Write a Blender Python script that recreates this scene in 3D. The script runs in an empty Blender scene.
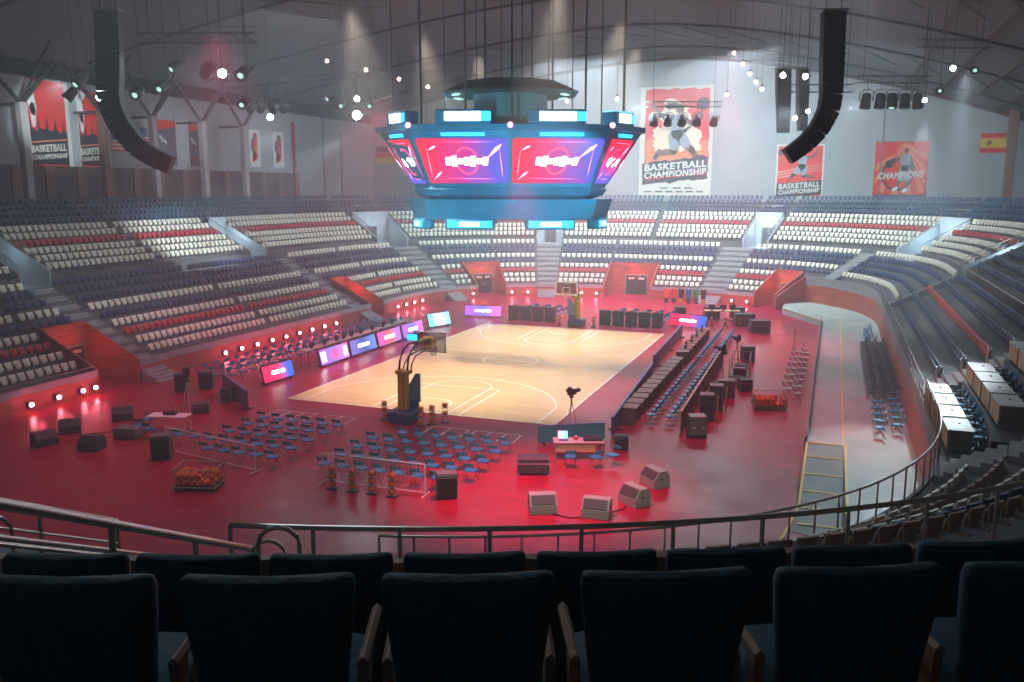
import bpy, math, random
import numpy as np
from mathutils import Vector, Matrix
R = math.radians
random.seed(7)
sc = bpy.context.scene
C = bpy.data.collections.new('arena'); sc.collection.children.link(C)
LINK = C.objects.link

# ------------------------------------------------------------------ camera
cam = bpy.data.cameras.new('camera'); camo = bpy.data.objects.new('camera', cam); LINK(camo)
cam.sensor_width = 36; cam.lens = 859.79 / 1024 * 36
cam.clip_start = 0.1; cam.clip_end = 500
CP = Vector((19.4597, -37.9604, 11.1122))
fw = Vector((-.34359199, .92289419, -.17381271)); rt = Vector((.93711626, .34901667, .00068935)); up = rt.cross(fw)
camo.matrix_world = Matrix(((rt.x, up.x, -fw.x, CP.x), (rt.y, up.y, -fw.y, CP.y), (rt.z, up.z, -fw.z, CP.z), (0, 0, 0, 1)))
sc.camera = camo
# ------------------------------------------------------------------ view, world
sc.view_settings.view_transform = 'Standard'; sc.view_settings.look = 'None'
sc.view_settings.exposure = 0.22; sc.view_settings.gamma = 1.0; sc.view_settings.use_curve_mapping = False
w = bpy.data.worlds.new('world'); sc.world = w; w.use_nodes = True
w.node_tree.nodes['Background'].inputs[0].default_value = (.02, .024, .03, 1)
w.node_tree.nodes['Background'].inputs[1].default_value = 1.0
HAZE = .0058      # thin stage haze in the whole hall
_v = w.node_tree.nodes.new('ShaderNodeVolumeScatter'); _v.inputs['Color'].default_value = (.95, .95, 1, 1); _v.inputs['Density'].default_value = HAZE; _v.inputs['Anisotropy'].default_value = .3
w.node_tree.links.new(_v.outputs[0], w.node_tree.nodes['World Output'].inputs['Volume'])
sc.cycles.use_denoising = True
sc.cycles.max_bounces = 6; sc.cycles.diffuse_bounces = 2; sc.cycles.glossy_bounces = 2; sc.cycles.volume_bounces = 0
sc.cycles.transmission_bounces = 3; sc.cycles.transparent_max_bounces = 6
sc.cycles.sample_clamp_indirect = 4.0; sc.cycles.sample_clamp_direct = 0
sc.cycles.volume_step_rate = 5; sc.cycles.use_light_tree = True

PWR = .22
def spot(name, loc, target, power, col, size=60, blend=.6, rad=.3):
    power *= PWR
    l = bpy.data.lights.new(name, 'SPOT'); l.energy = power; l.color = col; l.spot_size = R(size); l.spot_blend = blend; l.shadow_soft_size = rad
    o = bpy.data.objects.new(name, l); LINK(o); o.location = loc
    o.rotation_euler = (Vector(target) - Vector(loc)).to_track_quat('-Z', 'Y').to_euler(); return o
def point(name, loc, power, col, rad=.15):
    power *= PWR * 2
    l = bpy.data.lights.new(name, 'POINT'); l.energy = power; l.color = col; l.shadow_soft_size = rad
    o = bpy.data.objects.new(name, l); LINK(o); o.location = loc; return o
def area(name, loc, target, power, col, sx, sy):
    power *= PWR * .5
    l = bpy.data.lights.new(name, 'AREA'); l.energy = power; l.color = col; l.shape = 'RECTANGLE'; l.size = sx; l.size_y = sy
    o = bpy.data.objects.new(name, l); LINK(o); o.location = loc
    o.rotation_euler = (Vector(target) - Vector(loc)).to_track_quat('-Z', 'Y').to_euler(); return o

WARM = (1, .84, .66); COOL = (.74, .90, 1)
# court floodlights on the rig over the court
for x, y in ((-6, 5), (6, 5), (-6, 14), (7, 14), (-6, 23), (6, 23)):
    spot('court_flood', (x, y, 21), (x * .45, 14 + (y - 14) * .8, 0), 92000, WARM, 46, .6, .35)
# cool fill for the bowl and the haze, one added for the near seats
for x, y, e in ((-16, 16, 6000), (-4, 44, 100000), (9, 46, 85000), (18, 16, 7000), (4, -20, 9500)):
    area('house_fill', (x, y, 23), (x * 1.3, y * 1.15, 0), e, COOL, 8, 8)
for p, t, e, s in (((-13, 16, 14.8), (-30.5, 20.5, 6.8), 120000, 32), ((-10.2, -2, 15.4), (-27, 6, 4), 14000, 48),
                   ((-19, 15, 14.6), (-41, 42, 14), 34000, 60), ((16.5, 12.2, 15.4), (12, 60, 7), 60000, 40), ((26, 20, 18), (23.4, -5.2, 3.5), 120000, 9), ((26, 20, 18), (25, -6, 3.5), 16000, 30),
                   ((3, 36, 18), (1, 70, 17), 90000, 70), ((-12, 30, 19), (-14, 60, 6), 60000, 55), ((24, 17.8, 15), (21.5, -4, .5), 60000, 26), ((20, 30, 17), (26, 71, 14), 60000, 60),
                   ((-22, 0, 17), (-42, 18.2, 16.5), 150000, 20), ((-24, 22, 17), (-42, 31, 16), 20000, 22), ((-26, 30, 17), (-42, 46, 16), 20000, 26), ((12, 30, 18), (12, 55, 5), 26000, 50), ((20, 2, 19), (26, 22, 4), 16000, 40)):
    spot('rig_beam', p, t, e, COOL, s, .8, .25)
spot('rig_beam', (17, -22, 19), (9.5, -7, 0), 38000, (.80, 1, .88), 40, .9, .3)
spot('wall_wash', (15, 3, 9), (23, 0, 1.4), 9000, (1, .28, .12), 50, .9, .3)
spot('row_fill', (8, 22, 19), (25.4, 17, 4), 30000, (1, .85, .8), 26, .9, .3)  # added spot to brighten the red seat row
# added cyan spots, without fixtures, that brighten the scoreboard housing
for p in ((-9, -8, 10), (6, -12, 10), (13, 2, 10)): spot('scoreboard_fill', p, (.5, 13, 11), 34000, (.10, .75, .95), 44, .8, .3)
# red wash on the arena floor
for p, t, e, s in (((9, -9, 12), (9.3, -8.5, 0), 60000, 62), ((-12, 20, 18), (-13, 8, 0), 60000, 66), ((12, 26, 18), (13, 24, 0), 80000, 66),
                   ((0, 38, 16), (0, 41, 0), 100000, 96), ((-6, -6, 18), (-6, -8, 0), 24000, 84), ((14, 6, 18), (15, 6, 0), 40000, 70)):
    spot('red_wash', p, t, e, (1, .08, .22), s, .9, .4)

# ------------------------------------------------------------------ materials
def mat(name, col, rough=.6, metal=0, emit=None, es=0, noise=0, nscale=3.0, bump=0, wave=None):
    m = bpy.data.materials.new(name); m.use_nodes = True; nt = m.node_tree; b = nt.nodes['Principled BSDF']
    b.inputs['Base Color'].default_value = (*col, 1); b.inputs['Roughness'].default_value = rough; b.inputs['Metallic'].default_value = metal
    if emit: b.inputs['Emission Color'].default_value = (*emit, 1); b.inputs['Emission Strength'].default_value = es
    if noise or bump:
        tc = nt.nodes.new('ShaderNodeTexCoord'); n = nt.nodes.new('ShaderNodeTexNoise'); n.inputs['Scale'].default_value = nscale; n.inputs['Detail'].default_value = 4
        nt.links.new(tc.outputs['Object'], n.inputs['Vector'])
        if noise:
            r = nt.nodes.new('ShaderNodeValToRGB'); r.color_ramp.elements[0].position = .3; r.color_ramp.elements[1].position = .7
            r.color_ramp.elements[0].color = (*[c * (1 - noise) for c in col], 1); r.color_ramp.elements[1].color = (*[min(1, c * (1 + noise)) for c in col], 1)
            nt.links.new(n.outputs['Fac'], r.inputs['Fac']); nt.links.new(r.outputs['Color'], b.inputs['Base Color'])
        if bump:
            bp = nt.nodes.new('ShaderNodeBump'); bp.inputs['Strength'].default_value = bump; bp.inputs['Distance'].default_value = .02
            nt.links.new(n.outputs['Fac'], bp.inputs['Height']); nt.links.new(bp.outputs['Normal'], b.inputs['Normal'])
    return m
def emis(name, col, s): return mat(name, (.02, .02, .02), .5, 0, col, s)
M = {}
M['concrete'] = mat('concrete', (.13, .13, .135), .8, noise=.18, nscale=.6)
M['stair'] = mat('stair_concrete', (.30, .30, .31), .8, noise=.12, nscale=1.5)
M['platform'] = mat('platform_grey', (.36, .40, .37), .6, noise=.15, nscale=.5)
M['wallgrey'] = mat('wall_grey_paint', (.40, .43, .45), .85, noise=.05, nscale=.3)
M['panel'] = mat('dark_wood_panel', (.10, .06, .05), .6, noise=.25, nscale=.8)
M['ceil'] = mat('ceiling_grey', (.15, .165, .18), .9, noise=.08, nscale=.2)
M['beam'] = mat('roof_steel', (.05, .05, .055), .5, .3)
M['fascia'] = mat('fascia_grey', (.20, .19, .19), .7, noise=.15, nscale=1)
M['pillar'] = mat('pillar_paint', (.45, .42, .40), .6, noise=.1, nscale=.7)
M['pillarb'] = mat('pillar_brown', (.24, .13, .10), .6, noise=.1, nscale=.7)
M['rail'] = mat('rail_steel', (.55, .52, .47), .3, .9)
M['railp'] = mat('rail_painted', (.30, .29, .28), .5, .3)
M['cream'] = mat('cream_plastic', (.86, .81, .66), .45, noise=.05, nscale=2)
M['redp'] = mat('red_plastic', (.55, .02, .03), .45)
M['bluep'] = mat('blue_plastic', (.010, .045, .125), .5)
M['pad'] = mat('dark_teal_fabric', (.018, .08, .115), .7, noise=.2, nscale=30, bump=.3)
M['shell'] = mat('tan_armrest_dim_cream', (.38, .24, .17), .6)  # tan armrests; also cream near seats with dim warm light put into the colour
M['cblue'] = mat('chair_blue_vinyl', (.015, .27, .50), .45)
M['basenavy'] = mat('base_navy', (.03, .07, .16), .5)
M['legd'] = mat('chair_leg', (.10, .05, .05), .5, .3)
M['cframe'] = mat('chair_dark_frame', (.05, .05, .06), .4, .5)
M['black'] = mat('black_casing', (.015, .016, .017), .55)
M['dgrey'] = mat('dark_grey_casing', (.055, .06, .06), .6, noise=.2, nscale=6)
M['mgrey'] = mat('monitor_lit_grey', (.30, .33, .28), .5, noise=.2, nscale=20)  # dark grey cabinets lightened, the greenish light on them put into the colour
M['case'] = mat('flight_case', (.13, .15, .13), .55, noise=.15, nscale=4)
M['white'] = mat('white_paint', (.8, .8, .78), .5)
M['net'] = mat('white_net', (.6, .6, .6), .7)
M['yellow'] = mat('yellow_paint', (.65, .42, .02), .45)
M['yline'] = mat('yellow_line', (.80, .55, .06), .6)
M['hoopblue'] = mat('hoop_blue_grey', (.16, .25, .33), .5)
M['orange'] = mat('basketball_orange', (.75, .16, .03), .6, noise=.1, nscale=20)
M['tan'] = mat('tan_wood', (.55, .38, .20), .5, noise=.15, nscale=3)
M['tabletop'] = mat('table_top', (.45, .43, .38), .5)
M['brown'] = mat('brown_wood', (.17, .075, .045), .5, noise=.2, nscale=3)
M['barrier'] = mat('barrier_panel', (.16, .06, .06), .5)
M['teal'] = mat('teal_board', (.02, .24, .30), .5)
M['navy'] = mat('navy_board', (.03, .05, .14), .4)
M['green'] = mat('green_cloth', (.03, .45, .12), .7)
M['screenframe'] = mat('scoreboard_blue', (.03, .24, .42), .35, .2, noise=.2, nscale=.4)
M['cyan'] = emis('cyan_led', (.02, .45, 1), 4)
M['ledwhite'] = emis('white_led', (1, .96, 1), 7)
M['ledred'] = emis('red_led', (1, .05, .15), 2.6)
M['ledpink'] = emis('pink_led', (1, .25, .5), 5)
M['ledblue'] = emis('blue_led', (.08, .2, 1), 2.2)
M['lampwhite'] = emis('lamp_white', (.75, .92, 1), 260)
M['lampwarm'] = emis('lamp_warm', (1, .72, .6), 50)
M['lampred'] = emis('lamp_red', (1, .22, .28), 60)
M['lampgreen'] = emis('lamp_green', (.75, 1, .8), 60)
M['lampdim'] = emis('lamp_dim_glint', (.5, .8, .75), 1.2)  # dim lamps; also a weak glow standing in for the glint on dark lenses
M['lampred2'] = emis('lamp_soft_red', (1, .35, .3), 40)
M['ledblue2'] = emis('blue_display', (.1, .3, 1), 6)
M['screenback'] = mat('board_back', (.12, .10, .16), .5)
M['rampgrey'] = mat('ramp_grey', (.17, .19, .18), .65, noise=.15, nscale=1)
M['palechair'] = mat('pale_chair', (.42, .46, .42), .5)
M['deepblue'] = mat('deep_blue_fabric', (.02, .17, .34), .8)
M['barr'] = mat('dull_red_print', (.3, .03, .02), .8)
M['vomwall'] = mat('pale_plaster', (.42, .46, .50), .7)

def led_grad(name, c0, c1, c2, s, ax=0, sc_=.5, noise=.35):
    m = bpy.data.materials.new(name); m.use_nodes = True; nt = m.node_tree; b = nt.nodes['Principled BSDF']
    b.inputs['Base Color'].default_value = (.02, .02, .02, 1); b.inputs['Roughness'].default_value = .25
    tc = nt.nodes.new('ShaderNodeTexCoord'); sp = nt.nodes.new('ShaderNodeSeparateXYZ'); n = nt.nodes.new('ShaderNodeTexNoise'); n.inputs['Scale'].default_value = .9
    nt.links.new(tc.outputs['Object'], n.inputs['Vector']); nt.links.new(tc.outputs['Generated'], sp.inputs[0])
    a = nt.nodes.new('ShaderNodeMath'); a.operation = 'MULTIPLY_ADD'; a.inputs[1].default_value = noise; nt.links.new(n.outputs['Fac'], a.inputs[0]); nt.links.new(sp.outputs[ax], a.inputs[2])
    r = nt.nodes.new('ShaderNodeValToRGB'); e = r.color_ramp.elements; e[0].position = .3; e[0].color = (*c0, 1); e[1].position = 1.05 if False else 1.0; e[1].color = (*c2, 1)
    k = e.new(.68); k.color = (*c1, 1)
    nt.links.new(a.outputs[0], r.inputs[0]); nt.links.new(r.outputs[0], b.inputs['Emission Color']); b.inputs['Emission Strength'].default_value = s
    return m
M['scr'] = led_grad('scoreboard_picture', (.95, .01, .06), (.60, .03, .30), (.12, .10, .70), 1.3)
M['scrs'] = led_grad('scoreboard_side_picture', (.12, .10, .75), (.9, .02, .2), (.95, .01, .06), 1.3, 2)
M['scr2'] = led_grad('board_picture_violet', (.5, .15, 1), (.2, .2, .9), (.9, .2, .8), 1.5)
M['scr3'] = led_grad('board_picture_blue', (.25, .2, .75), (.05, .12, .5), (.15, .3, .9), 1.2)
M['scr4'] = led_grad('board_picture_red', (.9, .1, .5), (1, .15, .1), (.5, .2, .9), 1.5)
M['scr5'] = led_grad('board_picture_split', (1, .02, .12), (.9, .05, .2), (.05, .15, .8), 1.5)
M['scr6'] = led_grad('board_picture_pale', (.2, .8, 1), (.8, .95, 1), (.3, .7, 1), 2.2)

# red plank-like floor
def floor_mat():
    m = mat('red_floor_paint', (.30, .008, .028), .32); nt = m.node_tree; b = nt.nodes['Principled BSDF']; b.inputs['Specular IOR Level'].default_value = .28
    tc = nt.nodes.new('ShaderNodeTexCoord')
    mp = nt.nodes.new('ShaderNodeMapping'); mp.inputs['Rotation'].default_value = (0, 0, R(-20)); mp.inputs['Scale'].default_value = (.35, 3.0, 1)
    n = nt.nodes.new('ShaderNodeTexNoise'); n.inputs['Scale'].default_value = 1.2; n.inputs['Detail'].default_value = 5
    nt.links.new(tc.outputs['Object'], mp.inputs[0]); nt.links.new(mp.outputs[0], n.inputs[0])
    r = nt.nodes.new('ShaderNodeValToRGB'); r.color_ramp.elements[0].position = .3; r.color_ramp.elements[0].color = (.24, .003, .025, 1); r.color_ramp.elements[1].position = .75; r.color_ramp.elements[1].color = (.38, .006, .048, 1)
    nt.links.new(n.outputs['Fac'], r.inputs[0]); nt.links.new(r.outputs[0], b.inputs['Base Color'])
    n2 = nt.nodes.new('ShaderNodeTexNoise'); n2.inputs['Scale'].default_value = .5; n2.inputs['Detail'].default_value = 6
    nt.links.new(tc.outputs['Object'], n2.inputs[0])
    mr = nt.nodes.new('ShaderNodeMapRange'); mr.inputs[1].default_value = .35; mr.inputs[2].default_value = .65; mr.inputs[3].default_value = .28; mr.inputs[4].default_value = .38
    nt.links.new(n2.outputs['Fac'], mr.inputs[0]); nt.links.new(mr.outputs[0], b.inputs['Roughness'])
    bp = nt.nodes.new('ShaderNodeBump'); bp.inputs['Strength'].default_value = .25; bp.inputs['Distance'].default_value = .02
    nt.links.new(n.outputs['Fac'], bp.inputs['Height']); nt.links.new(bp.outputs[0], b.inputs['Normal']); return m
M['floor'] = floor_mat()
def plank_mat(name, c0, c1, rough, sx, sy, mortar):
    m = mat(name, c0, rough); nt = m.node_tree; b = nt.nodes['Principled BSDF']
    tc = nt.nodes.new('ShaderNodeTexCoord'); br = nt.nodes.new('ShaderNodeTexBrick'); mp = nt.nodes.new('ShaderNodeMapping')
    nt.links.new(tc.outputs['Object'], mp.inputs[0]); nt.links.new(mp.outputs[0], br.inputs[0])
    br.inputs['Color1'].default_value = (*c0, 1); br.inputs['Color2'].default_value = (*c1, 1); br.inputs['Mortar'].default_value = (*mortar, 1)
    br.inputs['Scale'].default_value = 1; br.inputs['Brick Width'].default_value = sx; br.inputs['Row Height'].default_value = sy; br.inputs['Mortar Size'].default_value = .006
    nt.links.new(br.outputs[0], b.inputs['Base Color']); return m
M['parquet'] = plank_mat('maple_parquet', (.82, .57, .33), (.72, .47, .25), .26, 1.8, .22, (.5, .3, .14))
def wallred():
    m = mat('red_board_wall', (.34, .03, .03), .55); nt = m.node_tree; b = nt.nodes['Principled BSDF']
    tc = nt.nodes.new('ShaderNodeTexCoord'); mp = nt.nodes.new('ShaderNodeMapping'); mp.inputs['Scale'].default_value = (.5, .5, 6)
    n = nt.nodes.new('ShaderNodeTexNoise'); n.inputs['Scale'].default_value = 1.5; nt.links.new(tc.outputs['Object'], mp.inputs[0]); nt.links.new(mp.outputs[0], n.inputs[0])
    r = nt.nodes.new('ShaderNodeValToRGB'); r.color_ramp.elements[0].color = (.26, .04, .03, 1); r.color_ramp.elements[1].color = (.44, .10, .07, 1); r.color_ramp.elements[0].position = .35; r.color_ramp.elements[1].position = .65
    nt.links.new(n.outputs['Fac'], r.inputs[0]); nt.links.new(r.outputs[0], b.inputs['Base Color']); return m
M['redwall'] = wallred()

# ------------------------------------------------------------------ mesh builder
class MB:
    def __init__(s): s.v = []; s.f = []
    def add(s, v, f):
        o = len(s.v); s.v += [tuple(p) for p in v]; s.f += [tuple(i + o for i in q) for q in f]; return s
    def box(s, c, d, rz=0, rx=0):
        m = Matrix.Rotation(rz, 3, 'Z') @ Matrix.Rotation(rx, 3, 'X'); c = Vector(c)
        v = [c + m @ Vector((x * d[0] / 2, y * d[1] / 2, z * d[2] / 2)) for x in (-1, 1) for y in (-1, 1) for z in (-1, 1)]
        return s.add(v, [(0, 1, 3, 2), (4, 6, 7, 5), (0, 4, 5, 1), (2, 3, 7, 6), (0, 2, 6, 4), (1, 5, 7, 3)])
    def cbox(s, c, d, b=.02, rz=0, rx=0):   # box with chamfered edges
        m = Matrix.Rotation(rz, 3, 'Z') @ Matrix.Rotation(rx, 3, 'X'); c = Vector(c); h = [d[0] / 2, d[1] / 2, d[2] / 2]
        v = []; idx = {}
        for x in (-1, 1):
            for y in (-1, 1):
                for z in (-1, 1):
                    for a in range(3):
                        p = [x * (h[0] - b), y * (h[1] - b), z * (h[2] - b)]; p[a] = (x, y, z)[a] * h[a]
                        idx[(x, y, z, a)] = len(v); v.append(c + m @ Vector(p))
        f = []
        for a in range(3):
            u, w_ = [(1, 2), (0, 2), (0, 1)][a]
            for sg in (-1, 1):
                q = []
                for cu, cw in ((-1, -1), (1, -1), (1, 1), (-1, 1)):
                    k = [0, 0, 0]; k[a] = sg; k[u] = cu; k[w_] = cw; q.append(idx[(*k, a)])
                f.append(q)
        for a in range(3):
            for b_ in range(a + 1, 3):
                c_ = 3 - a - b_
                for sa in (-1, 1):
                    for sb in (-1, 1):
                        k1 = [0, 0, 0]; k1[a] = sa; k1[b_] = sb; k1[c_] = -1; k2 = list(k1); k2[c_] = 1
                        f.append([idx[(*k1, a)], idx[(*k1, b_)], idx[(*k2, b_)], idx[(*k2, a)]])
        for x in (-1, 1):
            for y in (-1, 1):
                for z in (-1, 1): f.append([idx[(x, y, z, a)] for a in range(3)])
        return s.add(v, f)
    def tube(s, pts, r, n=8, close=False):
        pts = [Vector(p) for p in pts]; rr = r if isinstance(r, (list, tuple)) else [r] * len(pts); v = []; f = []
        for i, p in enumerate(pts):
            t = (pts[min(i + 1, len(pts) - 1)] - pts[max(i - 1, 0)]).normalized()
            a = Vector((0, 0, 1)) if abs(t.z) < .9 else Vector((1, 0, 0)); x = t.cross(a).normalized(); y = t.cross(x)
            for k in range(n): v.append(p + (x * math.cos(2 * math.pi * k / n) + y * math.sin(2 * math.pi * k / n)) * rr[i])
        for i in range(len(pts) - 1):
            for k in range(n): f.append((i * n + k, i * n + (k + 1) % n, (i + 1) * n + (k + 1) % n, (i + 1) * n + k))
        f.append(tuple(range(n))[::-1]); f.append(tuple(range((len(pts) - 1) * n, len(pts) * n)))
        return s.add(v, f)
    def prism(s, poly, z0, z1):
        n = len(poly); v = [(x, y, z0) for x, y in poly] + [(x, y, z1) for x, y in poly]
        return s.add(v, [tuple(range(n))[::-1], tuple(range(n, 2 * n))] + [(i, (i + 1) % n, (i + 1) % n + n, i + n) for i in range(n)])
    def loft(s, rings, cap=True):
        n = len(rings[0]); v = [p for r in rings for p in r]; f = []
        for i in range(len(rings) - 1):
            for k in range(n): f.append((i * n + k, i * n + (k + 1) % n, (i + 1) * n + (k + 1) % n, (i + 1) * n + k))
        if cap: f.append(tuple(range(n))[::-1]); f.append(tuple(range((len(rings) - 1) * n, len(rings) * n)))
        return s.add(v, f)
    def ball(s, c, r, n=10, m=7):
        c = Vector(c); rings = []
        for i in range(m + 1):
            a = -math.pi / 2 + math.pi * i / m; q = max(math.cos(a), .02)
            rings.append([c + Vector((r * q * math.cos(2 * math.pi * k / n), r * q * math.sin(2 * math.pi * k / n), r * math.sin(a))) for k in range(n)])
        return s.loft(rings)
    def quad(s, a, b, c, d): return s.add([a, b, c, d], [(0, 1, 2, 3)])
    def mesh(s, name):
        me = bpy.data.meshes.new(name); me.from_pydata(s.v, [], s.f); me.validate(); me.update(); return me
def obj(name, mb, m, parent=None, smooth=False):
    me = mb.mesh(name) if isinstance(mb, MB) else mb
    if m is not None:
        if not isinstance(m, (list, tuple)): m = [m]
        for k in m: me.materials.append(M[k] if isinstance(k, str) else k)
    if smooth: me.polygons.foreach_set('use_smooth', [True] * len(me.polygons))
    o = bpy.data.objects.new(name, me); LINK(o)
    if parent: o.parent = parent
    return o
def tag(o, label, cat, group=None, kind=None):
    if label: o['label'] = label
    if cat: o['category'] = cat
    if group: o['group'] = group
    if kind: o['kind'] = kind
    return o
def thing(name, label, cat, loc=(0, 0, 0), rz=0, group=None):
    o = bpy.data.objects.new(name, None); LINK(o); o.location = loc; o.rotation_euler = (0, 0, rz); o.empty_display_size = .2
    return tag(o, label, cat, group)
def struct(name, mb, m, label=None):
    o = obj(name, mb, m); o['kind'] = 'structure'
    if label: o['label'] = label
    return o
KIDS = {}
def dup(root, loc, rz, label=None, group=None, scale=None):
    if root not in KIDS: KIDS[root] = [(c, list(c.children)) for c in root.children]
    r = root.copy(); LINK(r); r.location = loc; r.rotation_euler = (0, 0, rz)
    if label: r['label'] = label
    if group: r['group'] = group
    for c, gs in KIDS[root]:
        k = c.copy(); LINK(k); k.parent = r
        for g in gs: d = g.copy(); LINK(d); d.parent = k
    return r
class Placer:
    """first call moves the prototype, later calls copy it"""
    def __init__(s, root): s.root = root; s.used = False
    def __call__(s, loc, rz, label, group=None):
        if not s.used:
            s.used = True; KIDS[s.root] = [(c, list(c.children)) for c in s.root.children]
            s.root.location = loc; s.root.rotation_euler = (0, 0, rz); s.root['label'] = label
            if group: s.root['group'] = group
            return s.root
        r = dup(s.root, loc, rz, label, group)
        if not group and 'group' in r: del r['group']
        return r
def text_mesh(body, size, extrude=.01, shear=0, spacing=1, bold=0):
    cu = bpy.data.curves.new('t', 'FONT'); cu.body = body; cu.size = size; cu.extrude = extrude; cu.shear = shear; cu.align_x = 'CENTER'; cu.align_y = 'CENTER'; cu.space_character = spacing; cu.offset = bold
    o = bpy.data.objects.new('t', cu); LINK(o); dg = bpy.context.evaluated_depsgraph_get(); me = bpy.data.meshes.new_from_object(o.evaluated_get(dg))
    bpy.data.objects.remove(o); bpy.data.curves.remove(cu); return me

# ------------------------------------------------------------------ bowl path (clockwise seen from above, outward = left)
CX, AX, BY, BYN, NEX, YT, YB = .6, 18.6, 15., 15., 2.6, 34., -5.
def build_path():
    p = [(CX - AX, y) for y in np.arange(YB, YT, .5)]
    for i in range(241):
        t = math.pi * (1 - i / 240); c, s = math.cos(t), math.sin(t); p.append((CX + AX * math.copysign(abs(c) ** (2 / NEX), c), YT + BY * abs(s) ** (2 / NEX)))
    p += [(CX + AX, y) for y in np.arange(YT, YB, -.5)[1:]]
    for i in range(241):
        t = -math.pi * i / 240; c, s = math.cos(t), math.sin(t); p.append((CX + AX * math.copysign(abs(c) ** (2 / NEX), c), YB - BYN * abs(s) ** (2 / NEX)))
    P = np.array(p); keep = [0]
    for i in range(1, len(P)):
        if np.hypot(*(P[i] - P[keep[-1]])) > 1e-3: keep.append(i)
    P = P[keep]
    if np.hypot(*(P[-1] - P[0])) < 1e-3: P = P[:-1]
    Q = np.vstack([P, P[:1]]); L = np.concatenate([[0], np.cumsum(np.hypot(*np.diff(Q, axis=0).T))])
    S = np.arange(0, L[-1], .25); P = np.stack([np.interp(S, L, Q[:, 0]), np.interp(S, L, Q[:, 1])], 1)
    T = np.roll(P, -3, 0) - np.roll(P, 3, 0); T /= np.linalg.norm(T, axis=1)[:, None]
    for _ in range(6): T = np.roll(T, 1, 0) + T + np.roll(T, -1, 0); T /= np.linalg.norm(T, axis=1)[:, None]
    return P, np.stack([-T[:, 1], T[:, 0]], 1), L[-1]
PP, PN, PLEN = build_path()
def at(s, d=0, z=0):
    f = (s % PLEN) / .25; i = int(f) % len(PP); j = (i + 1) % len(PP); a = f - int(f)
    p = PP[i] * (1 - a) + PP[j] * a; n = PN[i] * (1 - a) + PN[j] * a; n = n / np.linalg.norm(n)
    return Vector((p[0] + n[0] * d, p[1] + n[1] * d, z))
def nrm(s):
    f = (s % PLEN) / .25; i = int(f) % len(PP); return PN[i]
def facing(s):
    n = nrm(s); return math.atan2(n[1], n[0]) - math.pi / 2      # local +Y points outward, away from the court
def srange(s0, s1, step=.5):
    n = max(1, int(math.ceil((s1 - s0) / step))); return [s0 + (s1 - s0) * i / n for i in range(n + 1)]
def sweep(mb, s0, s1, prof, step=.5, shift=None):
    ss = srange(s0, s1, step); n = len(prof)
    v = [at(s, d + (shift(s) if shift else 0), z) for s in ss for d, z in prof]
    return mb.add(v, [(i * n + k, (i + 1) * n + k, (i + 1) * n + k + 1, i * n + k + 1) for i in range(len(ss) - 1) for k in range(n - 1)])
def up_shift(s):      # the upper tier comes closer on the right-hand side
    s = s % PLEN
    if s < 84.4 or s > 136: return 0.
    if s < 87: return -1.9 * (s - 84.4) / 2.6
    if s > 130: return -1.9 * (136 - s) / 6
    return -1.9
RISE, RUN = .46, .9
def low_z(k): return 1.05 + RISE * k
def up_z(k): return 5.5 + RISE * k
LOWEND = 8.75
# ------------------------------------------------------------------ floor, court
mb = MB(); mb.box((0, 15, -.15), (110, 130, .3)); struct('floor', mb, 'floor', 'glossy red painted arena floor around the basketball court')
mb = MB(); mb.box((0, 14, .012), (15.1, 28.1, .024)); court = struct('court_floor', mb, 'parquet', 'pale maple parquet basketball court with white lines')
LW = .085
def strip(mb, pts, w=LW, z=.03):
    pts = [Vector((p[0], p[1], 0)) for p in pts]
    v = []
    for i, p in enumerate(pts):
        t = (pts[min(i + 1, len(pts) - 1)] - pts[max(i - 1, 0)]).normalized(); n = Vector((-t.y, t.x, 0)) * w / 2
        v += [p + n + Vector((0, 0, z)), p - n + Vector((0, 0, z))]
    mb.add(v, [(2 * i, 2 * i + 1, 2 * i + 3, 2 * i + 2) for i in range(len(pts) - 1)])
def arc(cx, cy, r, a0, a1, n=48): return [(cx + r * math.cos(R(a0 + (a1 - a0) * i / n)), cy + r * math.sin(R(a0 + (a1 - a0) * i / n))) for i in range(n + 1)]
mb = MB()
for a, b in (((-7.5, 0), (7.5, 0)), ((7.5, 0), (7.5, 28)), ((7.5, 28), (-7.5, 28)), ((-7.5, 28), (-7.5, 0)), ((-7.5, 14), (7.5, 14))): strip(mb, [a, b], .1)
strip(mb, arc(0, 14, 1.8, 0, 360))
for fl in (0, 1):
    g = lambda pts: [(x, 28 - y) if fl else (x, y) for x, y in pts]
    strip(mb, g([(-2.45, 0), (-2.45, 5.8), (2.45, 5.8), (2.45, 0)][0:2])); strip(mb, g([(-2.45, 5.8), (2.45, 5.8)])); strip(mb, g([(2.45, 5.8), (2.45, 0)]))
    strip(mb, g([(1.8, 0), (1.8, 5.8)])); strip(mb, g([(-1.8, 0), (-1.8, 5.8)])); strip(mb, g(arc(0, 5.8, 1.8, 0, 180)))
    strip(mb, g(arc(0, 1.575, 1.25, 0, 180)))
    a = math.degrees(math.acos(6.6 / 6.75)); strip(mb, g([(6.6, 0), (6.6, 1.575 + 6.75 * math.sin(R(a)))])); strip(mb, g([(-6.6, 0), (-6.6, 1.575 + 6.75 * math.sin(R(a)))]))
    strip(mb, g(arc(0, 1.575, 6.75, a, 180 - a)))
obj('court_lines', mb, 'white', court)
mb = MB()   # white bench-zone lines on the red floor behind both baselines
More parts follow.
